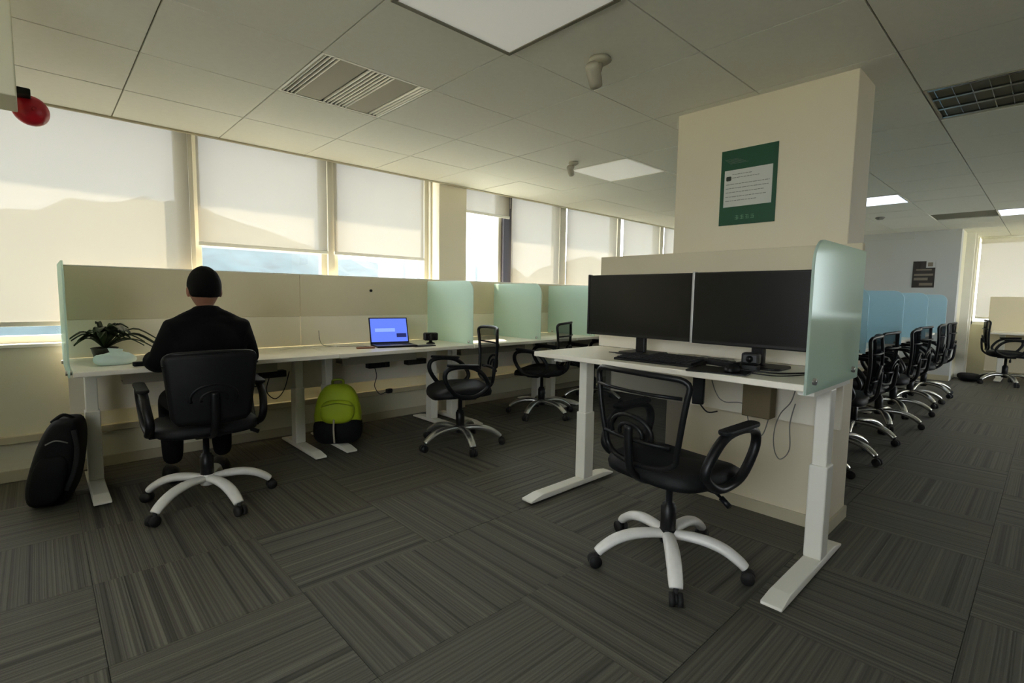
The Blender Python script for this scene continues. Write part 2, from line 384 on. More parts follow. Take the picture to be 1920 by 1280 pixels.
def blind(a, b, zb, label, yy=YW + .008, ztop=2.36):
    t = thing('roller_blind', ((a + b) / 2, yy, zb), 0, label, 'blind', 'roller blinds along the window wall')
    w = (b - a) / 2; h = ztop - zb
    MB().tube([(-w, 0, h), (w, 0, h)], .022, 14).build('roller_tube', MT['white'], t)
    vs = []; fs = []; nx, nz = 14, 8
    for j in range(nz + 1):
        for i in range(nx + 1):
            x = -w + .01 + (2 * w - .02) * i / nx; vs.append((x, .0025 * math.sin(i * 1.3 + k * 2) * (1 - j / nz) + .0005, h * j / nz))
    for j in range(nz):
        for i in range(nx): q = j * (nx + 1) + i; fs.append((q, q + 1, q + nx + 2, q + nx + 1))
    MB().add(vs, fs, True).build('blind_fabric', MT['fabric'], t)
    MB().box((-w + .008, -.009, -.012), (w - .008, .009, .016)).build('hem_bar', MT['white'], t, .003)
    MB().cyl((w - .02, -.025, h), (w - .02, -.025, max(.1, h - 1.2)), .0016, 5).build('pull_cord', MT['white'], t)
    return t
blind(-1.30, .84, .955, 'widest cream roller blind, at far left, drawn down almost to the sill')
blind(.865, 1.835, 1.515, 'cream roller blind behind the seated person, stopping halfway down')
blind(1.875, 2.80, 1.515, 'half-lowered cream roller blind just before the cream column')
blind(3.25, 3.93, 2.045, 'cream roller blind rolled up high just past the cream column')
blind(3.95, 4.78, 1.0, 'cream roller blind right of the uncovered glass, drawn fully down')
blind(4.90, 5.98, 1.0, 'drawn cream roller blind, third one past the cream column')
blind(6.12, 7.10, 1.0, 'drawn cream roller blind just left of the poster pillar')
blind(7.22, 8.28, 1.0, 'drawn cream roller blind hidden mostly by the poster pillar')
blind(8.42, 9.88, 1.0, 'drawn cream roller blind at the end of the window wall')
for (y0, y1, lab) in ((.06, .90, 'cream blind in the far window bay, beside the white posts'), (-.84, .02, 'cream blind in the far window bay, at the right edge'), (-1.95, -.88, 'cream blind of the far bay beyond the right edge')):
    t = blind(0, y1 - y0, .93, lab, ztop=2.24); t.location = (11.38, (y0 + y1) / 2, .93); t.rotation_euler = (0, 0, -PI / 2); t['group'] = 'blinds of the far window bay'

# ------------------------------------------------------------------ outdoors
def hillmesh():
    random.seed(3); vs = []; fs = []; nx, ny = 90, 14
    for j in range(ny + 1):
        for i in range(nx + 1):
            x = -60 + 260 * i / nx; y = 40 + 70 * j / ny; s = math.sin(PI * min(1, j / ny * 1.15) * .5)
            ridge = 17.5 + 3 * math.sin(x * .045 + 1) + 2.2 * math.sin(x * .11) + random.uniform(-.9, .9)
            vs.append((x, y, -9 + (ridge + 1) * s + random.uniform(-.5, .5)))
    for j in range(ny):
        for i in range(nx): q = j * (nx + 1) + i; fs.append((q, q + 1, q + nx + 2, q + nx + 1))
    return MB().add(vs, fs, True)
struct(hillmesh(), 'hill', MT['hill'])['label'] = 'wooded hill outside the windows, blue-green haze in its colour'
struct(MB().box((-160, -160, -9.6), (220, 160, -9)), 'ground', MT['extground'])['label'] = 'unseen ground far below, kept pale to bounce light up'

# ------------------------------------------------------------------ ceiling fixtures
def cell(i, j): return (GX + (i + .5) * TS, GY + (j + .5) * TS, HC)
# grille with three groups of white louvres
x, y, z = cell(1, 3)
g = thing('ceiling_grille', (x, y, z), 0, 'square ceiling grille with white louvre strips and two plain plates', 'light')
MB().box((-.297, -.297, 0), (.297, -.285, .03)).box((-.297, .285, 0), (.297, .297, .03)).box((-.297, -.285, 0), (-.285, .285, .03)).box((.285, -.285, 0), (.297, .285, .03)).build('grille_frame', MT['white'], g)
MB().box((-.285, -.285, .028), (.285, .285, .05)).build('back_plate', MT['louvd'], g)
for a, b in ((-.205, -.07), (.085, .215)): MB().box((a, -.28, .002), (b, .28, .014)).build('cover_plate', MT['greyl'], g, .002)
for c in (-.283, -.262, -.241, -.220, -.060, -.038, -.016, .006, .028, .050, .070, .224, .246, .268):
    MB().add([(c + .010, -.283, 0), (c, -.283, .022), (c, .283, .022), (c + .010, .283, 0), (c + .013, -.283, .001), (c + .003, -.283, .023), (c + .003, .283, .023), (c + .013, .283, .001)],
             [(0, 1, 2, 3), (7, 6, 5, 4), (0, 4, 5, 1), (1, 5, 6, 2), (2, 6, 7, 3), (3, 7, 4, 0)]).build('louvre_slat', MT['slat'], g)
# flat square panels
def panel(i, j, label, m, drop=.0, h=1, dy=0):
    x, y, z = cell(i, j)
    t = thing('ceiling_panel_light', (x, y + dy, z), 0, label, 'light', 'flat ceiling panel lights')
    MB().box((-.297, -.297 * h, -drop), (.297, -.280 * h, .012)).box((-.297, .280 * h, -drop), (.297, .297 * h, .012)).box((-.297, -.28 * h, -drop), (-.28, .28 * h, .012)).box((.28, -.28 * h, -drop), (.297, .28 * h, .012)).build('panel_frame', MT['grid'] if drop > .01 else MT['white'], t)
    MB().box((-.28, -.28 * h, -drop + .004), (.28, .28 * h, .010)).build('diffuser', m, t)
    return t
panel(1, 1, 'pale faintly emissive square ceiling panel with a dark edge, nearest overhead', MT['paneld'], .018)
panel(5, 3, 'white square ceiling panel beside the small sprinkler, left of the pillar', MT['paneld'], .004)
panel(10, 1, 'lit cool white ceiling panel just right of the poster pillar', MT['panelr'], .004)
panel(13, -1, 'pale ceiling panel at the right edge near the far bay', MT['panelr'], .004)
# louvred troffer, two cells long
t = thing('louvred_light', (cell(5, -1)[0], GY - TS, HC), 0, 'long ceiling light with dark mirrored louvres, unlit, upper right', 'light')
MB().box((-.297, -.597, 0), (.297, -.585, .02)).box((-.297, .585, 0), (.297, .597, .02)).box((-.297, -.585, 0), (-.285, .585, .02)).box((.285, -.585, 0), (.297, .585, .02)).build('light_frame', MT['greyl'], t)
MB().box((-.285, -.585, .07), (.285, .585, .09)).build('light_tray', MT['louvd'], t)
for c in (-.19, 0, .19): MB().cyl((c, -.57, .05), (c, .57, .05), .013, 10).build('tube', MT['tube'], t)
for c in (-.275, -.10, .09, .265):
    MB().add([(c - .008, -.583, .002), (c + .018, -.583, .002), (c + .006, -.583, .06), (c - .008, .583, .002), (c + .018, .583, .002), (c + .006, .583, .06)], [(0, 1, 4, 3), (1, 2, 5, 4), (2, 0, 3, 5), (0, 2, 1), (3, 4, 5)]).build('reflector', MT['louv'], t)
me = None
for k in range(17):
    yy = -.56 + k * .07
    if me is None: o = MB().box((-.28, -.002, .006), (.28, .002, .045)).build('cross_louvre', MT['louv'], t); me = o.data
    else: o = bpy.data.objects.new('cross_louvre', me); COL.objects.link(o); o.parent = t
    o.location = (0, yy, 0)

# sprinkler / detector heads
def spotlike(loc, s, label):
    t = thing('sprinkler_head', loc, math.radians(200), label, 'sprinkler', 'sprinkler heads on the ceiling')
    MB().lathe([(.001, 0), (.042 * s, -.001), (.046 * s, -.012), (.03 * s, -.024), (.012 * s, -.026), (.001, -.026)], 20).build('base', MT['greyl'], t)
    MB().tube([(0, 0, -.02), (.012 * s, 0, -.05 * s), (.045 * s, 0, -.075 * s)], [.014 * s, .012 * s, .014 * s], 10).build('neck', MT['greyl'], t)
    R = Matrix.Translation((.07 * s, 0, -.09 * s)) @ Euler((0, math.radians(48), 0)).to_matrix().to_4x4()
    MB().lathe([(.001, -.045 * s), (.024 * s, -.045 * s), (.027 * s, -.02 * s), (.027 * s, .035 * s), (.02 * s, .045 * s), (.001, .045 * s)], 16, R).build('head', MT['greyl'], t)
spotlike((1.93, 1.50, HC), 1.15, 'pale swivelling ceiling head beside the nearest panel')
spotlike((3.22, 2.74, HC), .9, 'small pale ceiling head beside the white square panel')
tag(MB().lathe([(.001, 0), (.05, 0), (.055, -.01), (.03, -.03), (.001, -.032)], 20, Matrix.Translation((8.0, 1.62, HC))).build('smoke_detector', MT['grey']), 'small dark round detector on the ceiling past the lit panel', 'detector')
tag(MB().lathe([(.001, 0), (.02, -.002), (.024, -.016), (.012, -.03), (.001, -.031)], 16, Matrix.Translation((-.062, 2.50, 1.90)) @ Euler((PI / 2, 0, 0)).to_matrix().to_4x4()).build('knob', MT['dark']), 'small dark round knob on the bulkhead at the left edge', 'knob')
b = thing('alarm_bell', (.020, 2.80, 1.868), 0, 'round red alarm bell hanging beside the bulkhead at upper left', 'alarm bell')
RX = Euler((PI / 2, 0, math.radians(12))).to_matrix().to_4x4()
MB().lathe([(.001, .036), (.016, .035), (.036, .029), (.049, .016), (.056, 0), (.058, -.010), (.048, -.012), (.001, -.012)], 28, RX).build('bell_dome', MT['red'], b)
MB().box((-.045, -.08, .035), (.0, .012, .060)).build('bracket', MT['dark'], b, .004)
MB().lathe([(.001, .040), (.007, .040), (.007, .033), (.001, .033)], 10, RX).build('dome_bolt', MT['red'], b)

# ------------------------------------------------------------------ posters
p = thing('poster', (2.858, 1.19, 1.79), 0, 'green poster with a white text field on the cream pillar', 'poster')
MB().box((-.003, -.15, -.205), (0, .15, .205)).build('poster_sheet', MT['posterg'], p)
MB().box((-.0042, -.128, -.105), (-.003, .128, .095)).build('text_field', MT['posterw'], p)
m_ = MB(); random.seed(4)
for k, (zz, a, b_) in enumerate(((.070, .085, -.02), (.052, .085, -.06), (.018, .118, -.115), (-.004, .118, -.11), (-.026, .118, -.09), (-.05, .118, -.10), (-.072, .118, -.05))):
    y_ = a
    while y_ > b_:
        w = random.uniform(.008, .024); m_.box((-.0048, max(b_, y_ - w), zz - .0016), (-.0042, y_, zz + .0016)); y_ -= w + .003
m_.build('text_lines', MT['posterk'], p)
MB().prism(rrect(.090, .038, .118, .062, .006), .0008, YZ(-.0050)).build('logo_mark', MT['posterd'], p)
m_ = MB()
for c in (.050, .022, -.006, -.034):
    for (a0, b0, a1, b1) in ((-.009, .008, .009, .010), (-.009, -.001, .009, .001), (-.010, -.010, .010, -.008), (-.001, -.012, .001, .012), (-.009, -.010, -.007, .004)):
        m_.box((-.0040, c + a0, -.165 + b0), (-.003, c + a1, -.165 + b1))
m_.build('lettering', MT['posterp'], p)
m_ = MB()
for k in range(5): m_.box((-.0036, .0 + k * .014, .13 + k * .006), (-.003, .10 + k * .008, .1312 + k * .006))
m_.build('print_lines', MT['posterk'], p)
p = thing('poster', (9.948, 1.40, 1.60), 0, 'dark brown poster with pale print on the far grey wall', 'poster')
MB().box((-.004, -.13, -.2), (0, .14, .2)).build('poster_sheet', MT['darkposter'], p)
MB().box((-.006, -.13, .10), (-.004, -.02, .2)).build('poster_corner', MT['farwall'], p)
m_ = MB()
for a, b_, c, d in ((-.09, .10, .06, .08), (-.11, .12, -.02, .01), (-.05, .12, -.09, -.05), (-.11, .05, -.17, -.13), (-.1, -.04, .12, .18)): m_.box((-.0062, a, c), (-.004, b_, d))
m_.build('poster_print', MT['beigeprint'], p)

# ------------------------------------------------------------------ desks
def t_leg(parent, x, y0, y1, yc, ztop, d='y', m=MT['white'], br=(.09, .06)):
    """T-shaped lifting leg: foot along y (or x when d == 'x'), telescopic column."""
    L = y1 - y0
    leg = thing('leg'); leg.parent = parent; leg.location = ((x, y0, 0) if d == 'y' else (y0, x, 0)); leg.rotation_euler = (0, 0, 0 if d == 'y' else -PI / 2)
    # local: foot runs along +y
    c = (yc - y0)
    s = 1
    MB().add([(-.04, 0, .012), (.04, 0, .012), (.04, L, .012), (-.04, L, .012), (-.04, 0, .024), (.04, 0, .024), (.04, L, .024), (-.04, L, .024), (-.036, .10, .042), (.036, .10, .042), (.036, L - .10, .042), (-.036, L - .10, .042)],
             [(0, 3, 2, 1), (0, 1, 5, 4), (2, 3, 7, 6), (1, 2, 6, 5), (3, 0, 4, 7), (4, 5, 9, 8), (6, 7, 11, 10), (8, 9, 10, 11), (5, 6, 10, 9), (7, 4, 8, 11)]).build('foot', m, leg, .004)
    MB().box((-.036, c - .045, .042), (.036, c + .045, .46)).build('outer_column', m, leg, .006)
    MB().box((-.029, c - .037, .40), (.029, c + .037, ztop)).build('inner_column', m, leg, .005)
    MB().lathe([(.001, 0), (.018, 0), (.018, .012), (.001, .012)], 12, Matrix.Translation((0, .05, 0))).lathe([(.001, 0), (.018, 0), (.018, .012), (.001, .012)], 12, Matrix.Translation((0, L - .05, 0))).build('levelling_pad', MT['dark'], leg)
    MB().box((-.03, br[0], ztop), (.03, L - br[1], ztop + .02)).build('top_bracket', m, leg)
    if d == 'x':
        leg.rotation_euler = (0, 0, -PI / 2)
    return leg

ZT = .745
def bench_desk(x0, x1, label):
    t = thing('desk', (0, 0, 0), 0, label, 'desk', 'white desks along the window partition')
    MB().box((x0, 3.41, ZT - .028), (x1, 4.125, ZT)).build('desktop', MT['top'], t, .004)
    t_leg(t, x0 + .09, 3.44, 4.12, 3.86, ZT - .05); t_leg(t, x1 - .13, 3.44, 4.12, 3.86, ZT - .05)
    MB().box((x0 + .12, 3.83, ZT - .075), (x1 - .16, 3.89, ZT - .035)).build('cross_beam', MT['white'], t, .003)
    MB().box((x0 + .25, 3.93, ZT - .16), (x1 - .25, 4.06, ZT - .15)).box((x0 + .25, 3.93, ZT - .15), (x1 - .25, 3.935, ZT - .09)).box((x0 + .25, 4.055, ZT - .15), (x1 - .25, 4.06, ZT - .03)).build('cable_tray', MT['greyl'], t)
    return t
desk_spans = [(.115, 1.535, 'white desk with the plant, where the person in black sits'), (1.545, 2.745, 'white desk holding the open laptop, above the lime backpack'), (2.755, 4.13, 'white bench desk just past the first frosted screen'),
              (4.14, 5.5, 'second white bench desk past the first frosted screen'), (5.51, 6.9, 'white bench desk beyond the dual-monitor desk'), (6.91, 8.3, 'furthest white bench desk along the window wall')]
for a in desk_spans: bench_desk(*a)
# long partition between bench and windows
bp_ = thing('desk_partition', (0, 4.135, 0), 0, 'long beige partition behind the window desks', 'partition')
xs = [.115, 1.54, 2.75, 4.135, 5.505, 6.905, 8.3]
for a, b_ in zip(xs, xs[1:]):
    MB().box((a + .002, 0, .983), (b_ - .002, .035, 1.315)).build('upper_panel', MT['board'], bp_, .003)
    MB().box((a + .002, .002, ZT), (b_ - .002, .035, .983)).build('lower_panel', MT['board2'], bp_, .003)
MB().box((xs[0], 0, ZT - .35), (xs[-1], .03, ZT - .02)).build('modesty_panel', MT['board2'], bp_)
MB().box((xs[0], .0, 1.315), (xs[-1], .035, 1.322)).build('top_rail', MT['white'], bp_)
for x, zz in ((2.155, 1.20), (2.50, .93)): MB().lathe([(.001, 0), (.012, 0), (.012, .012), (.001, .014)], 12, Matrix.Translation((x, -.001 if zz > 1 else -.007, zz)) @ Euler((PI / 2, 0, 0)).to_matrix().to_4x4()).build('grommet', MT['dark'], bp_)

def screen_y(x, y0, y1, z0, z1, label, m='glassfrost', group='frosted screens along the window desks'):
    """upright frosted pane in the plane x = const with a rounded upper front corner."""
    t = thing('glass_screen', (x, y0, z0), 0, label, 'glass screen', group)
    MB().prism(rrect(0, 0, y1 - y0, z1 - z0, .09, (0, 0, 0, 1)), .009, YZ(-.0045)).build('pane', MT[m], t, .0015)
    for (yy, zz) in ((.05, .02), (y1 - y0 - .08, .02)):
        MB().cyl((-.013, yy, zz), (.013, yy, zz), .012, 12).build('clamp', MT['metal'], t)
    return t
screen_y(.10, 3.43, 4.13, ZT - .03, 1.32, 'frosted glass screen at the left end of the bench')
screen_y(2.75, 3.43, 4.13, ZT + .002, 1.30, 'frosted glass screen just right of the black camera')
screen_y(3.60, 3.43, 4.13, ZT + .002, 1.30, 'second frosted glass screen right of the laptop')
screen_y(4.46, 3.43, 4.13, ZT + .002, 1.30, 'third frosted glass screen, left of the black monitor')
screen_y(5.50, 3.43, 4.13, ZT + .002, 1.30, 'frosted glass screen hidden mostly behind the monitors')

# foreground sit-stand desk
ZD = .845
d = thing('standing_desk', (0, 0, 0), 0, 'raised white standing desk in front of the pillar with two monitors', 'desk')
MB().box((2.15, .615, ZD - .028), (2.775, 2.10, ZD)).build('desktop', MT['top'], d, .004)
t_leg(d, .645, 1.965, 2.735, 2.475, ZD - .05, 'x', br=(.24, .03)); t_leg(d, 1.955, 1.965, 2.735, 2.475, ZD - .05, 'x', br=(.24, .03))
for l in d.children:
    if l.name.startswith('leg'): l.rotation_euler = (0, 0, -PI / 2)
MB().box((2.44, .70, ZD - .07), (2.51, 1.90, ZD - .035)).build('cross_beam', MT['white'], d, .003)
pb = thing('desk_partition', (2.785, 0, 0), 0, 'beige partition behind the two monitors in front of the pillar', 'partition')
MB().box((0, .62, ZD + .0), (.035, 2.105, 1.135)).build('lower_panel', MT['board2'], pb, .003)
MB().box((0, .62, 1.138), (.035, 2.105, 1.44)).build('upper_panel', MT['board'], pb, .003)
MB().box((.0, 2.105, 1.22), (.02, 2.12, 1.25)).build('edge_clip', MT['dark'], pb)
MB().box((.01, .66, .55), (.03, 2.0, ZD - .03)).build('modesty_panel', MT['board2'], pb)
g = thing('glass_screen', (2.03, .598, ZD - .02), 0, 'large frosted glass screen at the right end of the standing desk', 'glass screen')
MB().prism(rrect(0, 0, .70, .57, .10, (0, 0, 0, 1)), .010, XZ(.005)).build('pane', MT['glassfrost'], g, .0015)
for xx in (.07, .60): MB().cyl((xx, -.016, .045), (xx, .018, .045), .013, 12).build('clamp', MT['metal'], g)

def monitor(y0, y1, label, zb=.945, zt=1.305, x=2.52, side=False, rz=0):
    w = (y1 - y0) / 2; h = zt - zb
    t = thing('monitor', (x, (y0 + y1) / 2, ZD), rz, label, 'monitor', 'monitors on the standing desk')
    b = zb - ZD
    MB().box((-.008, -w, b), (.022, w, b + h)).build('housing', MT['bezel'], t, .005)
    MB().box((-.0105, -w + .008, b + .018), (-.008, w - .008, b + h - .008)).build('screen', MT['screen'], t)
    MB().box((-.012, w - .002, b), (.02, w + .010, b + h + .004)).build('side_trim', MT['silver'] if side else MT['bezel'], t, .002)
    MB().box((.022, -.12, b + .08), (.06, .12, b + h - .08)).build('rear_housing', MT['bezel'], t, .01)
    MB().box((.045, -.03, .012), (.075, .03, b + .2)).build('stand_neck', MT['black'], t, .006)
    MB().prism(rrect(-.02, -.12, .18, .12, .04), .012).build('stand_base', MT['black'], t, .003)
    return t
monitor(1.29, 1.965, 'left black monitor on the standing desk, screen off', x=2.50)
monitor(.645, 1.262, 'right black monitor on the standing desk, next to the frosted screen', zb=.945, x=2.46, zt=1.305, side=True)

# things on the standing desk
def keyboard(loc, rz, label, L=.44, Wd=.14):
    t = thing('keyboard', loc, rz, label, 'keyboard')
    MB().add([(-Wd / 2, -L / 2, 0), (Wd / 2, -L / 2, 0), (Wd / 2, L / 2, 0), (-Wd / 2, L / 2, 0), (-Wd / 2, -L / 2, .012), (Wd / 2, -L / 2, .022), (Wd / 2, L / 2, .022), (-Wd / 2, L / 2, .012)], [(0, 3, 2, 1), (4, 5, 6, 7), (0, 1, 5, 4), (1, 2, 6, 5), (2, 3, 7, 6), (3, 0, 4, 7)]).build('keyboard_body', MT['black'], t, .003)
    me = None
    for r_ in range(5 if Wd > .13 else 4):
        for c in range(15 if L > .4 else 11):
            if me is None: o = MB().box((-.0105, -.0115, 0), (.0105, .0115, .006)).build('key', MT['blackf'], t, 0); me = o.data
            else: o = bpy.data.objects.new('key', me); COL.objects.link(o); o.parent = t
            xx = -Wd / 2 + .02 + r_ * .025; o.location = (xx, -L / 2 + .03 + c * .0273, .0125 + (xx + Wd / 2) * .071)
    return t
keyboard((2.30, 1.36, ZD), math.radians(3), 'black keyboard near the front edge of the standing desk')
keyboard((2.465, 1.34, ZD), math.radians(-5), 'second black keyboard lying behind the first one', .34, .12)
def mouse(loc, rz, label):
    t = thing('mouse', loc, rz, label, 'mouse')
    MB().lathe([(.001, 0), (.030, .001), (.033, .010), (.028, .024), (.015, .033), (.001, .036)], 20, Matrix.Diagonal((1.6, 1, 1, 1))).build('mouse_shell', MT['black'], t)
    MB().box((.018, -.004, .024), (.036, .004, .032)).build('scroll_wheel', MT['grey'], t, .002)
mouse((2.235, .955, ZD), math.radians(10), 'black mouse at the front edge of the standing desk')
m_ = MB()
m_.prism(rrect(-.11, -.14, .10, .12, .015), .006); tag(m_.build('notebook', MT['black'], None, .001, loc=(2.265, 1.03, ZD)), 'thin black mat beside the mouse', 'mat').rotation_euler = (0, 0, .2)
for o in list(COL.objects):
    if o.name.startswith('mouse') and o.type == 'EMPTY': o.location.z = ZD + .006
w = thing('webcam', (2.375, .93, ZD), math.radians(8), 'black webcam standing under the right monitor', 'webcam')
MB().box((-.03, -.035, 0), (.03, .035, .03)).build('webcam_base', MT['black'], w, .005)
MB().box((-.025, -.038, .032), (.028, .038, .085)).build('webcam_head', MT['bezel'], w, .010)
MB().cyl((-.034, 0, .058), (-.024, 0, .058), .015, 16).build('lens', MT['screen'], w)
def cable(name, pts, r, label, m='cable', cat='cable', group=None):
    return tag(MB().tube(catmull(pts, 7), r, 7).build(name, MT[m]), label, cat, group)
random.seed(11)
pts = [(2.62 + .04 * math.sin(a * 1.7), 1.15 + .075 * math.cos(a) + .006 * a, ZD + .008 + .002 * (a % 3)) for a in [k * .9 for k in range(22)]]
cable('coiled_cable', pts, .004, 'coiled grey cable on the standing desk under the right monitor', 'cablew')
cable('cable', [(2.54, 1.20, ZD + .006), (2.50, 1.12, ZD + .006), (2.42, 1.03, ZD + .006), (2.34, .99, ZD + .008), (2.33, .88, ZD + .008), (2.36, .80, ZD + .006), (2.48, .72, ZD + .006), (2.60, .66, ZD + .006)], .004, 'black cable running past the webcam to the frosted screen')
cable('cable', [(2.44, 1.72, ZD + .006), (2.42, 1.62, ZD + .007), (2.46, 1.55, ZD + .02), (2.43, 1.66, ZD + .012), (2.46, 1.78, ZD + .006)], .003, 'black cable looping at the foot of the left monitor')
cable('cable', [(2.24, .87, ZD + .009), (2.28, .78, ZD + .005), (2.40, .72, ZD + .005), (2.55, .68, ZD + .005)], .0025, 'thin black cable running from the mouse', 'cable')
t = thing('power_strip', (2.44, 1.10, ZD), math.radians(70), 'black power strip lying behind the front keyboard', 'power strip')
MB().box((-.10, -.022, 0), (.10, .022, .028)).build('strip_body', MT['black'], t, .004)
for k in range(4): MB().cyl((-.072 + k * .046, 0, .027), (-.072 + k * .046, 0, .030), .014, 14).build('socket', MT['dark'], t)
t = tag(MB().box((-.11, -.075, 0), (.11, .075, .004)).build('paper_sheet', MT['greyl'], None, 0, loc=(2.68, 1.38, ZD)), 'grey paper sheet lying behind the second keyboard', 'paper')
t.rotation_euler = (0, 0, .4)

# under the standing desk
t = thing('cardboard_box', (2.70, 1.01, .57), 0, 'brown box hanging under the standing desktop', 'box')
MB().box((-.04, -.075, 0), (.04, .065, .20)).build('box_body', MT['pouch'], t, .004)
MB().box((-.042, -.078, .17), (.042, .068, .245)).build('box_flap', MT['pouch'], t, .003)
for (yy, lab) in ((.98, 'black desk power socket above the brown box'), (.79, 'black desk power socket near the right leg, under the top')):
    t = thing('desk_socket', (2.605, yy, ZD - .065), 0, lab, 'socket', 'power sockets under the standing desk')
    MB().lathe([(.001, 0), (.052, .003), (.060, .018), (.058, .037), (.001, .037)], 24, Matrix.Diagonal((1, 1.25, 1, 1))).build('socket_body', MT['black'], t)
    MB().cyl((0, 0, -.002), (0, 0, .004), .022, 14).build('socket_face', MT['dark'], t)
cable('cable', [(2.60, .80, ZD - .06), (2.66, .84, .68), (2.70, .90, .60), (2.72, .93, .50), (2.74, .93, .40), (2.74, .90, .36), (2.74, .86, .42), (2.74, .865, .55), (2.72, .84, .66)], .0028, 'grey cable hanging in a loop beside the right desk leg', 'cablew')
cable('cable', [(2.58, 1.22, ZD - .05), (2.62, 1.20, .68), (2.64, 1.16, .63), (2.70, 1.08, .62), (2.74, 1.06, .50), (2.74, 1.0, .46), (2.74, .97, .55), (2.74, .97, .60)], .0028, 'grey cable drooping beneath the brown box', 'cablew')
t = thing('power_adapter', (2.57, 1.27, .70), math.radians(20), 'black power adapter hanging behind the mesh chair', 'adapter')
MB().box((-.025, -.03, -.09), (.025, .03, .09)).build('adapter_body', MT['black'], t, .006)
MB().tube(catmull([(0, -.01, -.09), (.0, -.05, -.13), (0, -.10, -.12)], 5), .004, 6).build('adapter_lead', MT['cable'], t)
MB().tube(catmull([(0, 0, .09), (.01, .01, .10), (.02, .0, .115)], 5), .004, 6).build('adapter_lead', MT['cable'], t)

# ------------------------------------------------------------------ office chair (faces +X, hub over the origin)
SZ = .44
def arc(c, r, a0, a1, n=8): return [(c[0] + r * math.cos(a0 + (a1 - a0) * k / n), c[1] + r * math.sin(a0 + (a1 - a0) * k / n)) for k in range(n + 1)]
def back_x(z): return -.215 - .18 * (z - .42) ** 1.0 * .55 - .02 * math.sin((z - .45) / .5 * PI)
def make_chair(spin=0.0, back='mesh', spoke='spoke', top=.93):
    t = thing('office_chair')
    tz = top
    for k in range(5):
        a = spin + k * 2 * PI / 5; ca, sa = math.cos(a), math.sin(a)
        pr = [(.015, .135), (.09, .142), (.17, .138), (.24, .118), (.295, .085), (.318, .064)]
        sp = MB().tube(catmull([(r * ca, r * sa, z) for r, z in pr], 4), [.026 + .005 * math.sin(q / 20 * PI) for q in range(21)], 12, .72).build('base_spoke', MT[spoke], t)
        cm = MB()
        cx, cy = .318 * ca, .318 * sa; px, py = -sa, ca; ox, oy = ca * .012, sa * .012
        for s_ in (-1, 1): cm.cyl((cx + ox + px * .007 * s_, cy + oy + py * .007 * s_, .027), (cx + ox + px * .024 * s_, cy + oy + py * .024 * s_, .027), .027, 16)
        cm.cyl((cx, cy, .03), (cx, cy, .068), .010, 8).cyl((cx + ox - px * .008, cy + oy - py * .008, .030), (cx + ox + px * .008, cy + oy + py * .008, .030), .019, 12)
        cm.build('caster', MT['dark'], sp)
    MB().lathe([(.001, .10), (.034, .10), (.038, .12), (.036, .155), (.030, .165), (.001, .165)], 20).build('base_hub', MT[spoke] if back != 'mesh' else MT['black'], t)
    MB().lathe([(.001, .11), (.033, .11), (.034, .26), (.027, .265), (.027, .275), (.016, .28), (.015, SZ - .04), (.001, SZ - .04)], 18).build('gas_lift', MT['black'], t)
    MB().box((-.10, -.065, SZ - .058), (.10, .065, SZ - .022)).build('tilt_mechanism', MT['black'], t, .008)
    MB().tube(catmull([(.03, -.06, SZ - .045), (.03, -.17, SZ - .05), (.02, -.24, SZ - .07)], 5), .006, 8).cyl((.02, -.235, SZ - .068), (.016, -.275, SZ - .09), .012, 10).build('height_lever', MT['black'], t)
    # seat: rounded cushion
    n = 28; vs = []; fs = []; lay = [(.86, -.028), (.985, -.018), (1.0, .004), (.97, .030), (.86, .046), (.55, .052), (.2, .048)]
    for s_, dz in lay:
        for k in range(n):
            a = 2 * PI * k / n; c, q = math.cos(a), math.sin(a); e = .55
            x = .235 * math.copysign(abs(c) ** e, c); y = .245 * math.copysign(abs(q) ** e, q)
            vs.append((.015 + x * s_, y * s_, SZ + dz - (.03 * max(0, x / .235) ** 3 if dz > -.02 else .01 * max(0, x / .235))))
    for i in range(len(lay) - 1):
        for k in range(n): fs.append((i * n + k, i * n + (k + 1) % n, (i + 1) * n + (k + 1) % n, (i + 1) * n + k))
    fs += [tuple(reversed(range(n))), tuple(range((len(lay) - 1) * n, len(lay) * n))]
    MB().add(vs, fs, True).build('seat', MT['seat'], t)
    # back: frame wider at the top, mesh panel, lumbar pad
    zb, wt, wb = .50, (.235 if back == 'mesh' else .205), .165
    def hw(z): f = (z - zb) / (tz - zb); return wb + (wt - wb) * min(1, f * 1.05) ** .8
    def bx(y, z): return back_x(z) + .055 * (y / .24) ** 2 * 1.0
    out = []
    for k in range(9): z = zb + .03 + (tz - .03 - zb - .03) * k / 8; out.append((hw(z), z))
    out += [(wt - .02, tz - .008), (wt - .07, tz)] + [(0, tz + .004)] + [(-wt + .07, tz), (-wt + .02, tz - .008)]
    for k in range(8, -1, -1): z = zb + .03 + (tz - .03 - zb - .03) * k / 8; out.append((-hw(z), z))
    out += [(-wb + .05, zb), (0, zb - .008), (wb - .05, zb)]
    MB().tube([(bx(y, z), y, z) for y, z in catmull([(0, y, z) for y, z in out], 2, True) and [(p_.y, p_.z) for p_ in catmull([(0, y, z) for y, z in out], 2, True)]], .0125, 8, closed=True).build('back_frame', MT['black'], t)
    vs = []; fs = []; nu, nv = 16, 14
    for j in range(nv + 1):
        z = zb + (tz - zb) * j / nv; w_ = hw(max(zb, min(tz, z))) - (.03 if j in (0, nv) else .0) * .6
        for i in range(nu + 1): y = -w_ + 2 * w_ * i / nu; vs.append((bx(y, z) - .002, y, z))
    for j in range(nv):
        for i in range(nu): q = j * (nu + 1) + i; fs.append((q, q + 1, q + nu + 2, q + nu + 1))
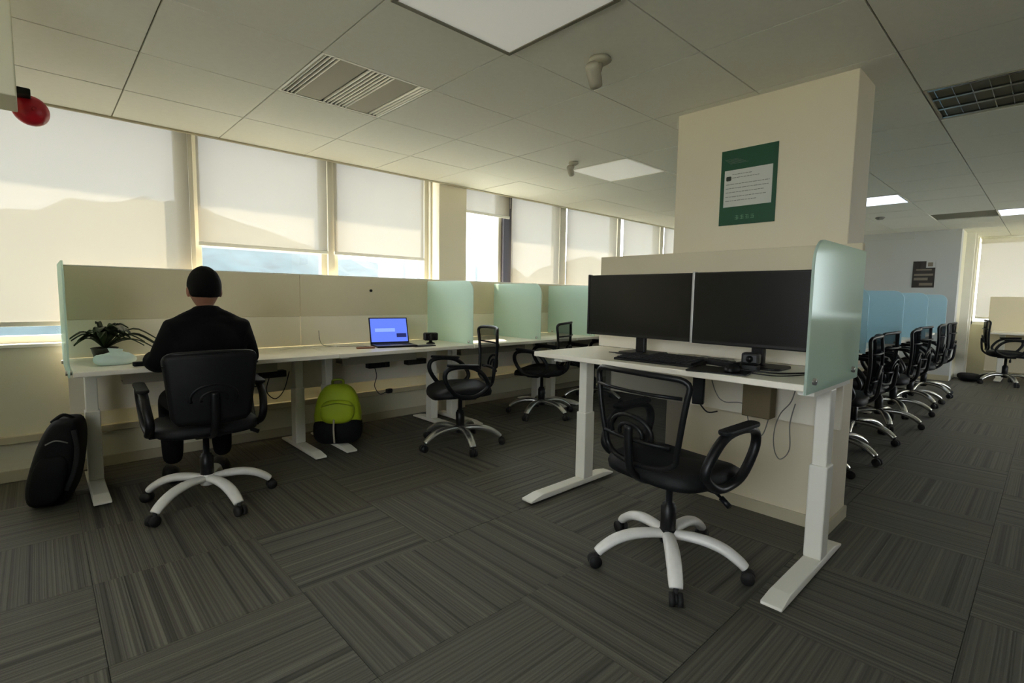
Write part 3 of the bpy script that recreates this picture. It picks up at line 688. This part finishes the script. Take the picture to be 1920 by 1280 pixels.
    if back == 'mesh': MB().add(vs, fs, True).build('back_mesh', MT['mesh'], t)
    else:
        o = MB().add(vs, fs, True).build('back_cushion', MT['seat'], t); s_ = o.modifiers.new('s', 'SOLIDIFY'); s_.thickness = .04; s_.offset = 0
    # lumbar carrier: spine that forks into a ring behind the mesh
    MB().tube(catmull([(-.06, 0, SZ - .04), (-.17, 0, SZ - .03), (-.255, 0, SZ + .03), (-.275, 0, SZ + .12), (back_x(.66) - .022, 0, .66)], 5), .019, 10, .7).build('back_support', MT['black'], t)
    lm = MB()
    for rad, zc in ((.085, .635), (.048, .628)):
        lm.tube([(back_x(z) - .016 + .03 * (y / .1) ** 2 * .2, y, z) for y, z in [(rad * 1.25 * math.cos(a), zc + rad * math.sin(a) * .8) for a in [PI * 1.1 - q * PI * 1.2 / 14 for q in range(15)]]], .0085, 8)
    lm.tube([(bx(y, .60) - .012, y, .60) for y in (-.17, -.08, 0, .08, .17)], .009, 8)
    lm.tube([(bx(y, .80) - .012, y, .80) for y in (-.215, -.11, 0, .11, .215)], .007, 8)
    lm.build('lumbar_support', MT['black'], t)
    # loop armrests
    for s_ in (-1, 1):
        y = .262 * s_
        loop = catmull([(-.06, y, SZ - .005), (-.14, y, SZ + .06), (-.10, y * 1.04, SZ + .15), (-.02, y * 1.05, SZ + .205), (.10, y * 1.06, SZ + .215), (.175, y * 1.05, SZ + .19), (.185, y * 1.03, SZ + .12), (.12, y, SZ + .02), (.04, y * .97, SZ - .015)], 5, True)
        arm = MB().tube(loop, .021, 10, .8, True).build('armrest', MT['black'], t)
        MB().prism(rrect(-.12, -.028, .12, .028, .025), .018, Matrix.Translation((.055, y * 1.055, SZ + .215)) @ Euler((0, math.radians(-3), 0)).to_matrix().to_4x4()).build('arm_pad', MT['seat'], arm, .006)
        MB().box((-.05, min(y * .6, y), SZ - .033), (.06, max(y * .6, y), SZ - .02)).build('arm_bracket', MT['black'], arm, .003)
    return t
near = make_chair(0, 'mesh', 'spoke', .872)
tag(near, 'black mesh office chair with white spokes drawn up to the standing desk', 'office chair', 'black office chairs')
near.location = (1.99, 1.095, 0); near.rotation_euler = (0, 0, math.radians(-8))
for c in near.children:
    if c.name.startswith('base_spoke'): c.rotation_euler = (0, 0, math.radians(8))

second = make_chair(0, 'mesh', 'metal', .92)
def chair_at(x, y, deg, label, spin=0, first=False, group='black office chairs'):
    c = second if first else copy_tree(second)
    c.location = (x, y, 0); c.rotation_euler = (0, 0, math.radians(deg)); tag(c, label, 'office chair', group)
    for k in c.children:
        if k.name.startswith('base_spoke'): k.rotation_euler = (0, 0, math.radians(spin))
    return c
chair_at(2.38, 3.12, 158, 'black office chair seen side-on between the backpack and the standing desk', 20, True)
chair_at(3.62, 3.42, 115, 'black office chair at the bench just left of the standing desk', 10)
chair_at(4.55, 3.50, 100, 'black mesh chair whose top shows left of the black monitor', 40)
chair_at(5.45, 3.45, 80, 'black chair peeping out beside the left monitor edge', 0)

# the person's chair: padded back
pc = make_chair(0, 'pad', 'spoke', .86)
tag(pc, 'black padded office chair with pale spokes under the seated person', 'office chair', 'black office chairs')
pc.location = (.645, 3.16, 0); pc.rotation_euler = (0, 0, math.radians(88))
for c in pc.children:
    if c.name.startswith('base_spoke'): c.rotation_euler = (0, 0, math.radians(-20))

# ------------------------------------------------------------------ seated person
def skin_obj(joints, edges, sub=2):
    """joints: name -> (pos, rx, ry); grown with a Skin modifier, returned as evaluated mesh data."""
    names = list(joints); me = bpy.data.meshes.new('t'); me.from_pydata([joints[n][0] for n in names], [(names.index(a), names.index(b)) for a, b in edges], [])
    o = bpy.data.objects.new('t', me); COL.objects.link(o)
    sk = o.modifiers.new('s', 'SKIN'); sk.use_smooth_shade = True
    for i, n in enumerate(names):
        d_ = me.skin_vertices[0].data[i]; r_ = joints[n][1]; d_.radius = r_ if isinstance(r_, tuple) else (r_, r_); d_.use_root = (i == 0)
    s2 = o.modifiers.new('u', 'SUBSURF'); s2.levels = sub; s2.render_levels = sub
    bpy.context.view_layer.update()
    dg = bpy.context.evaluated_depsgraph_get(); ev = o.evaluated_get(dg); out = bpy.data.meshes.new_from_object(ev)
    bpy.data.objects.remove(o); return out
def meshdata(me): return [tuple(v.co) for v in me.vertices], [tuple(p_.vertices) for p_ in me.polygons]
def ellipsoid(c, r, nu=20, nv=12, f=None):
    vs = []; fs = []
    for j in range(1, nv):
        th = PI * j / nv
        for i in range(nu):
            ph = 2 * PI * i / nu; v = Vector((math.sin(th) * math.cos(ph), math.sin(th) * math.sin(ph), math.cos(th)))
            if f: v = f(v)
            vs.append((c[0] + v.x * r[0], c[1] + v.y * r[1], c[2] + v.z * r[2]))
    for j in range(nv - 2):
        for i in range(nu): fs.append((j * nu + i, j * nu + (i + 1) % nu, (j + 1) * nu + (i + 1) % nu, (j + 1) * nu + i))
    a, b_ = len(vs), len(vs) + 1
    vs += [(c[0], c[1], c[2] + r[2]), (c[0], c[1], c[2] - r[2])]
    for i in range(nu): fs.append((a, (i + 1) % nu, i)); fs.append((b_, (nv - 2) * nu + i, (nv - 2) * nu + (i + 1) % nu))
    return vs, fs
def remesh(mb, name, m, parent, vox, smooth=4):
    o = mb.build(name, m, parent, smooth=True)
    r_ = o.modifiers.new('r', 'REMESH'); r_.mode = 'VOXEL'; r_.voxel_size = vox; r_.use_smooth_shade = True
    s_ = o.modifiers.new('s', 'SMOOTH'); s_.factor = .5; s_.iterations = smooth
    bpy.context.view_layer.update()
    ev = o.evaluated_get(bpy.context.evaluated_depsgraph_get()); me = bpy.data.meshes.new_from_object(ev); o.modifiers.clear(); o.data = me
    return o
person = thing('person', (.69, 3.19, 0), 0, 'person in a black shirt seated at the bench, seen from behind, typing', 'person')
# local frame: faces +Y, x to the right, seat at z .49
def person_joints(fat=0):
    J = {'pelvis': ((0, -.02, .575), (.155 + fat, .115 + fat)), 'waist': ((0, -.01, .70), (.148 + fat, .108 + fat)), 'chest': ((0, .03, .86), (.168 + fat, .118 + fat)),
         'upper': ((0, .045, .965), (.150 + fat, .100 + fat)), 'neck0': ((0, .06, 1.045), (.062 + fat, .060 + fat)), 'neck1': ((0, .075, 1.09), (.056, .058))}
    for s_, n in ((-1, 'l'), (1, 'r')):
        J[n + 'sh'] = ((.158 * s_, .04, .955), .068 + fat); J[n + 'el'] = ((.225 * s_, .10, .770), .050 + fat); J[n + 'fa'] = ((.235 * s_, .26, .785), .038 + fat); J[n + 'wr'] = ((.165 * s_, .385, .785), (.030 + fat * .8, .022 + fat * .8))
        J[n + 'hip'] = ((.09 * s_, .03, .555), .095 + fat); J[n + 'kn'] = ((.13 * s_, .42, .53), .062 + fat); J[n + 'an'] = ((.135 * s_, .40, .115), .042 + fat)
    return J
arms = [(a, b_) for n in 'lr' for a, b_ in (('upper', n + 'sh'), (n + 'sh', n + 'el'), (n + 'el', n + 'fa'), (n + 'fa', n + 'wr'))]
legs = [(a, b_) for n in 'lr' for a, b_ in (('pelvis', n + 'hip'), (n + 'hip', n + 'kn'), (n + 'kn', n + 'an'))]
spine = [('pelvis', 'waist'), ('waist', 'chest'), ('chest', 'upper'), ('upper', 'neck0'), ('neck0', 'neck1')]
body = MB(); body.add(*meshdata(skin_obj(person_joints(), spine + arms + legs)))
def headf(v):
    v = v.copy()
    if v.z < 0: k = 1 + .30 * v.z; v.x *= k; v.y *= (1 + .16 * v.z) if v.y > 0 else (1 + .42 * v.z)
    if v.y < 0 and v.z > -.2: v.y *= 1.06
    return v
HX = (0, .092, 1.178)
body.add(*ellipsoid(HX, (.077, .098, .118), 26, 18, headf))
body.add(*ellipsoid((0, .192, 1.168), (.014, .020, .024), 10, 8)).add(*ellipsoid((0, .187, 1.123), (.026, .014, .010), 10, 8))
for s_ in (-1, 1):
    body.add(*ellipsoid((.080 * s_, .085, 1.170), (.009, .020, .033), 12, 8)).add(*ellipsoid((.03 * s_, .175, 1.195), (.013, .012, .009), 10, 8))
    # hand: palm and five fingers on the keyboard
    wx, wy, wz = .165 * s_, .385, .785
    body.add(*ellipsoid((wx - .012 * s_, wy + .055, wz - .004), (.040, .050, .016), 14, 10))
    for q, (dx, L_) in enumerate(((-.032, .062), (-.011, .074), (.010, .070), (.030, .054))):
        bx_, by_ = wx - .012 * s_ + dx * -s_ * -1, wy + .095
        body.tube([(bx_, by_ - .02, wz), (bx_ + dx * .15, by_ + L_ * .45, wz + .010), (bx_ + dx * .25, by_ + L_ * .8, wz - .004), (bx_ + dx * .25, by_ + L_, wz - .020)], [.0095, .009, .008, .006], 8)
    body.tube([(wx - .03 * s_, wy + .025, wz - .004), (wx - .058 * s_, wy + .060, wz - .006), (wx - .064 * s_, wy + .090, wz - .014)], [.012, .010, .008], 8)
remesh(body, 'body', MT['skin'], person, .0062, 3)
# shirt and trousers, a little larger than the body
sj = person_joints(.016); sj['neck0'] = ((0, .055, 1.045), (.070, .068)); 
for n in 'lr': sj[n + 'sh'] = (sj[n + 'sh'][0], .083)
sh = MB(); sh.add(*meshdata(skin_obj({k: v for k, v in sj.items() if k not in ('neck1', 'lkn', 'rkn', 'lan', 'ran', 'lhip', 'rhip')}, spine[:4] + arms)))
for s_ in (-1, 1):
    sh.add(*ellipsoid((.10 * s_, .038, .985), (.105, .085, .045), 16, 10)).tube([(.03 * s_, .05, 1.045), (.10 * s_, .045, 1.012), (.165 * s_, .04, .972)], [.048, .046, .048], 12)
sh.lathe([(.03, -.03), (.078, -.03), (.068, .012), (.063, .022), (.03, .022)], 24, Matrix.Translation((0, .060, 1.065)) @ Euler((math.radians(-10), 0, 0)).to_matrix().to_4x4())
sh.add(*ellipsoid((0, .02, .88), (.195, .125, .14), 20, 12))
remesh(sh, 'shirt', MT['shirt'], person, .009, 5)
tr = MB(); tr.add(*meshdata(skin_obj({k: v for k, v in person_joints(.014).items() if k in ('pelvis', 'waist', 'lhip', 'rhip', 'lkn', 'rkn', 'lan', 'ran')}, [('pelvis', 'waist')] + legs)))
remesh(tr, 'trousers', MT['trousers'], person, .010, 4)
for s_ in (-1, 1):
    shoe = MB().add(*ellipsoid((.137 * s_, .46, .045), (.048, .135, .050), 18, 12, lambda v: Vector((v.x * (1 - .15 * abs(v.y)), v.y, max(v.z, -.72)))))
    shoe.build('shoe', MT['black'], person)
hr = MB().add(*ellipsoid((HX[0], HX[1] - .008, HX[2] + .022), (.085, .108, .112), 30, 20, lambda v: Vector((v.x, v.y * (1.0 if v.y < 0 else .93), v.z if v.z > -.5 else -.5 + (v.z + .5) * .25))))
hr.v = [(x, y, z + random.uniform(-.0015, .0035)) if not (y > HX[1] + .055 and z < HX[2] + .05) else (x * .9, min(y, HX[1] + .07), z + .0) for x, y, z in hr.v]
hr.build('hair', MT['hair'], person, sub=1)

# ------------------------------------------------------------------ things on and under the bench
t = thing('laptop', (2.135, 3.70, ZT), math.radians(-14), 'open laptop with a bright blue screen on the bench', 'laptop')
MB().box((-.165, -.115, 0), (.165, .115, .016)).build('laptop_base', MT['black'], t, .004)
me = None
for r_ in range(5):
    for c in range(13):
        if me is None: o = MB().box((-.0095, -.007, 0), (.0095, .007, .002)).build('key', MT['dark'], t); me = o.data
        else: o = bpy.data.objects.new('key', me); COL.objects.link(o); o.parent = t
        o.location = (-.138 + c * .023, -.012 + r_ * .021, .016)
MB().box((-.05, -.10, .016), (.05, -.04, .0168)).build('touchpad', MT['grey'], t)
lid = thing('laptop_lid', (0, .115, .014)); lid.parent = t; lid.rotation_euler = (math.radians(-18), 0, 0)
MB().box((-.165, 0, 0), (.165, .008, .225)).build('lid_shell', MT['bezel'], lid, .003)
MB().box((-.155, -.0015, .014), (.155, 0, .215)).build('screen', MT['lapscreen'], lid)
MB().box((.06, -.0022, .05), (.145, -.0015, .085)).build('screen_window', MT['laptask'], lid)
MB().box((-.12, -.0022, .10), (.05, -.0015, .13)).build('screen_banner', MT['laplite'], lid)
t = thing('camera', (2.50, 3.71, ZT), math.radians(-20), 'small black camera standing right of the laptop', 'camera')
MB().box((-.062, -.03, .03), (.062, .03, .098)).build('camera_body', MT['black'], t, .012)
MB().cyl((.0, -.03, .062), (.0, -.052, .062), .026, 20).build('lens', MT['screen'], t)
MB().lathe([(.001, 0), (.04, 0), (.035, .01), (.014, .016), (.014, .034), (.001, .034)], 18).build('foot', MT['black'], t)
o = tag(MB().prism(rrect(-.10, -.05, .10, .05, .01), .006).build('mouse_mat', MT['dark'], None, .001, loc=(2.33, 3.57, ZT)), 'small black mat between laptop and camera', 'mat')
o = tag(MB().prism(rrect(-.07, -.025, .07, .025, .01), .012).build('pencil_case', MT['wood'], None, .003, loc=(1.86, 3.66, ZT)), 'flat brown case left of the laptop', 'case'); o.rotation_euler = (0, 0, -.3)
t = thing('glass_cup', (1.63, 3.68, ZT), 0, 'small clear cup on the bench left of the laptop', 'cup')
MB().lathe([(.001, 0), (.022, 0), (.026, .06), (.0245, .06), (.021, .004), (.001, .004)], 20).build('cup_body', MT['glass'], t)
cable('charger_cable', [(1.30, 3.9, ZT + .003), (1.45, 3.98, ZT + .003), (1.65, 3.9, ZT + .003), (1.85, 3.95, ZT + .003), (2.05, 3.85, ZT + .003)], .003, 'thin pale cable lying on the bench behind the person', 'white')
cable('charger_cable', [(1.95, 3.72, ZT + .003), (1.88, 3.85, ZT + .003), (1.70, 3.95, ZT + .003), (1.68, 4.08, ZT + .02), (1.68, 4.12, ZT + .12)], .0028, 'thin grey cable rising up the partition left of the laptop', 'cablew')

# plant with long drooping leaves, pale tissue pack, dark box
t = thing('potted_plant', (.285, 3.93, ZT), 0, 'dark leafy potted plant at the left end of the bench', 'plant')
MB().lathe([(.001, 0), (.05, 0), (.066, .07), (.07, .075), (.062, .078), (.058, .066), (.001, .066)], 22).build('pot', MT['pot'], t)
MB().lathe([(.001, .060), (.057, .062), (.05, .069), (.001, .071)], 18).build('soil', MT['soil'], t)
random.seed(21)
for k in range(40):
    a = random.uniform(0, 2 * PI) if k > 6 else random.choice((0, PI)) + random.uniform(-.4, .4); L_ = random.uniform(.15, .27) if k < 14 else random.uniform(.08, .15); hh = random.uniform(.09, .19); wd = random.uniform(.018, .030)
    if math.sin(a) > .3: L_ *= .5
    if math.cos(a) < -.3: L_ = min(L_, .165)
    vs = []; fs = []; N = 9
    for i in range(N + 1):
        s_ = i / N; r_ = L_ * s_; z = .065 + hh * math.sin(min(1, s_ * 1.25) * PI * .55) - .10 * s_ * s_ * (L_ / .25); w_ = wd * math.sin(PI * (s_ * .93 + .05)) ** .7
        z = max(z, .012)
        for e, dz in ((-1, .005), (0, -.002), (1, .005)): vs.append((r_ * math.cos(a) - e * w_ * math.sin(a), r_ * math.sin(a) + e * w_ * math.cos(a), z + dz))
    for i in range(N):
        for e in (0, 1): q = i * 3 + e; fs.append((q, q + 1, q + 4, q + 3))
    o = MB().add(vs, fs, True).build('leaf', MT['leaf'], t); s2 = o.modifiers.new('s', 'SOLIDIFY'); s2.thickness = .0012
t = thing('tissue_pack', (.31, 3.66, ZT), .15, 'crumpled pale tissue pack in front of the plant', 'tissue pack')
vs, fs = ellipsoid((0, 0, .030), (.10, .055, .035), 22, 12, lambda v: Vector((math.copysign(abs(v.x) ** .6, v.x), math.copysign(abs(v.y) ** .6, v.y), max(v.z, -.85) + .25 * math.sin(v.x * 7 + v.y * 4) * max(0, v.z))))
MB().add(vs, fs, True).build('pack_body', MT['tissue'], t)
MB().add([(-.02, -.01, .055), (.03, -.005, .055), (.045, .02, .085), (-.03, .02, .095), (.01, .0, .075)], [(0, 1, 4), (1, 2, 4), (2, 3, 4), (3, 0, 4)], True).build('tissue', MT['tissue'], t)
o = tag(MB().prism(rrect(-.065, -.03, .065, .03, .01), .022).build('phone_case', MT['bag'], None, .004, loc=(.44, 3.52, ZT)), 'small black case beside the tissue pack', 'case')

# under-bench power boxes and hanging plugs
for x, lab in ((2.14, 'dark power box under the bench below the laptop'), (2.52, 'dark power box under the bench below the black camera'), (1.26, 'dark power box under the bench right of the person')):
    t = thing('power_box', (x, 3.985, ZT - .161), 0, lab, 'power box', 'power boxes under the bench')
    MB().box((-.10, -.03, -.05), (.10, .04, .0)).build('box_body', MT['black'], t, .006)
    for q in range(3): MB().cyl((-.06 + q * .06, -.031, -.025), (-.06 + q * .06, -.028, -.025), .015, 12).build('socket', MT['dark'], t)
cable('hanging_plug_cable', [(2.06, 3.90, .56), (2.07, 3.88, .48), (2.04, 3.86, .40), (2.08, 3.85, .33), (2.13, 3.85, .335), (2.16, 3.85, .345)], .0035, 'black plug cable dangling below the laptop desk')
cable('hanging_cable', [(1.22, 3.9, .56), (1.18, 3.85, .46), (1.23, 3.83, .40), (1.30, 3.85, .45), (1.36, 3.9, .58)], .0035, 'black cable loop under the bench beside the person')
cable('hanging_cable', [(1.10, 3.9, .63), (1.07, 3.86, .54), (1.11, 3.85, .50), (1.16, 3.88, .56), (1.17, 3.9, .58)], .0035, 'short black cable loop under the bench, nearest the person')
t = thing('plug', (2.165, 3.85, .345), .2, 'black plug at the end of the dangling cable', 'plug'); MB().box((-.02, -.018, -.018), (.03, .018, .018)).build('plug_body', MT['dark'], t, .005)
MB().box((.03, -.008, -.002), (.045, -.005, .002)).box((.03, .005, -.002), (.045, .008, .002)).build('plug_prong', MT['metal'], t)

# lime and black backpack
t = thing('backpack', (1.63, 3.66, .042), math.radians(-28), 'lime green and black backpack standing under the laptop desk', 'backpack')
def sq(v, e=.62): return Vector((math.copysign(abs(v.x) ** e, v.x), math.copysign(abs(v.y) ** e, v.y), math.copysign(abs(v.z) ** .8, v.z)))
vs, fs = ellipsoid((0, 0, .215), (.155, .095, .215), 28, 18, lambda v: (lambda w_: Vector((w_.x * (1 - .16 * max(0, w_.z)), w_.y * (1 - .12 * max(0, w_.z)), w_.z)))(sq(v)))
MB().add([(x, y, z) for x, y, z in vs], fs, True).build('pack_body', MT['lime'], t)
vs, fs = ellipsoid((0, -.004, .105), (.162, .104, .105), 28, 12, lambda v: sq(v, .5))
MB().add(vs, fs, True).build('lower_pocket', MT['bag'], t)
vs, fs = ellipsoid((0, -.085, .245), (.11, .045, .085), 22, 12, sq); MB().add(vs, fs, True).build('front_pocket', MT['lime'], t)
MB().tube(catmull([(-.10, -.118, .29), (0, -.130, .315), (.10, -.118, .29)], 6), .0035, 6).build('zipper', MT['limed'], t)
MB().tube(catmull([(-.035, .02, .42), (-.03, .02, .455), (.03, .02, .455), (.035, .02, .42)], 6), .008, 8).build('grab_handle', MT['limed'], t)
MB().tube(catmull([(-.02, -.125, .20), (-.022, -.135, .12), (-.018, -.13, .03)], 6), .006, 6, .4).build('strap', MT['greyl'], t)
for s_ in (-1, 1): MB().tube(catmull([(.06 * s_, .09, .38), (.085 * s_, .13, .28), (.09 * s_, .13, .14), (.08 * s_, .09, .05)], 6), .016, 8, .35).build('shoulder_strap', MT['bag'], t)
t.scale = (1.1, 1.1, 1.04)
# black bag leaning against the bench leg
t = thing('laptop_bag', (.015, 3.70, 0), math.radians(-12), 'tall black bag leaning against the left bench leg', 'bag')
sh_ = Matrix(((1, 0, .20, 0), (0, 1, 0, 0), (0, 0, 1, 0), (0, 0, 0, 1)))
def bagf(v):
    w_ = sq(v, .48); k = 1 - .14 * (w_.z + 1); return Vector((w_.x * k, w_.y, w_.z))
vs, fs = ellipsoid((-.015, 0, .235), (.118, .17, .235), 28, 18, bagf); o = MB().add(vs, fs, True, sh_).build('bag_body', MT['bag'], t)
vs, fs = ellipsoid((-.02, -.16, .17), (.075, .03, .13), 22, 12, sq); MB().add(vs, fs, True, sh_).build('front_pocket', MT['bag'], t)
MB().tube([sh_ @ Vector(p_) for p_ in catmull([(-.075, -.03, .45), (-.03, -.05, .49), (.02, -.03, .46)], 6)], .009, 8).build('grab_handle', MT['bag'], t)
MB().tube([sh_ @ Vector(p_) for p_ in catmull([(.04, -.14, .42), (.075, -.17, .32), (.08, -.17, .2), (.06, -.15, .1)], 6)], .012, 8, .4).build('shoulder_strap', MT['blackf'], t)
MB().tube([sh_ @ Vector(p_) for p_ in catmull([(-.06, -.165, .36), (-.02, -.178, .38), (.03, -.165, .36)], 6)], .004, 6).build('zipper', MT['grey'], t)

# ------------------------------------------------------------------ right-hand bench behind the pillar
rb = thing('desk', (0, 0, 0), 0, 'long white desk row behind the pillar with black chairs tucked in', 'desk')
MB().box((3.30, 1.13, .717), (9.3, 1.83, .745)).build('desktop', MT['top'], rb, .004)
for x in (3.5, 4.9, 6.3, 7.7, 9.15): t_leg(rb, x, 1.22, 1.80, 1.55, .69)
MB().box((3.35, 1.80, .30), (9.25, 1.82, .70)).build('modesty_panel', MT['board2'], rb)
t = thing('glass_partition', (3.3, 1.84, .747), 0, 'long frosted blue glass partition along the desk row behind the pillar', 'partition')
for k in range(5): MB().prism(rrect(0, 0, 1.19, .53, .04, (0, 0, 1, 1)), .010, XZ(0)).build('pane', MT['glassblue'], t, .0015, loc=(k * 1.2, 0, 0))
for k, (x, lab) in enumerate(((3.55, 'first'), (4.9, 'second'), (6.3, 'third'), (7.7, 'fourth'), (9.25, 'fifth'))):
    screen_y(x, 1.02, 1.82, .747, 1.285, 'frosted blue side screen of the desk row behind the pillar, %s from the pillar' % lab, 'glassblue', 'blue side screens behind the pillar')
for k, (x, y, dg, lab) in enumerate(((3.72, 1.13, 84, 'black office chair nearest the pillar in the row behind it'), (4.42, 1.10, 98, 'second black chair behind the pillar, counted from the pillar'),
        (5.12, 1.12, 88, 'third black chair from the pillar in the desk row behind it'), (5.85, 1.08, 96, 'fourth black chair from the pillar in the desk row behind it'),
        (6.6, 1.10, 85, 'fifth black chair from the pillar in the desk row behind it'), (7.4, 1.08, 95, 'sixth black chair from the pillar in the desk row behind it'), (8.3, 1.08, 90, 'seventh and last black chair of the row behind the pillar'))):
    chair_at(x, y, dg, lab, 13 * k, group='black chairs in the row behind the pillar')
# far bay: desk, partition, chair
fd = thing('desk', (0, 0, 0), 0, 'white desk in the far window bay at the right edge', 'desk')
MB().box((10.35, -1.4, .717), (11.05, .62, .745)).build('desktop', MT['top'], fd, .004)
t_leg(fd, .5, 10.4, 11.0, 10.75, .69, 'x'); t_leg(fd, -1.3, 10.4, 11.0, 10.75, .69, 'x')
tag(MB().box((11.06, -1.4, .10), (11.09, .70, 1.28)).build('desk_partition', MT['board'], None, .004), 'beige partition standing behind the far bay desk', 'partition')
chair_at(10.25, .42, -82, 'black chair standing alone at the far bay desk', 0, group='far chair')
t = thing('floor_bag', (10.3, .80, 0), .3, 'dark bag lying on the floor beside the far bay', 'bag')
vs, fs = ellipsoid((0, 0, .055), (.22, .13, .055), 22, 10, sq); MB().add(vs, fs, True).build('bag_body', MT['bag'], t)
MB().tube(catmull([(-.08, -.1, .08), (0, -.15, .06), (.08, -.1, .08)], 6), .008, 6).build('strap', MT['blackf'], t)
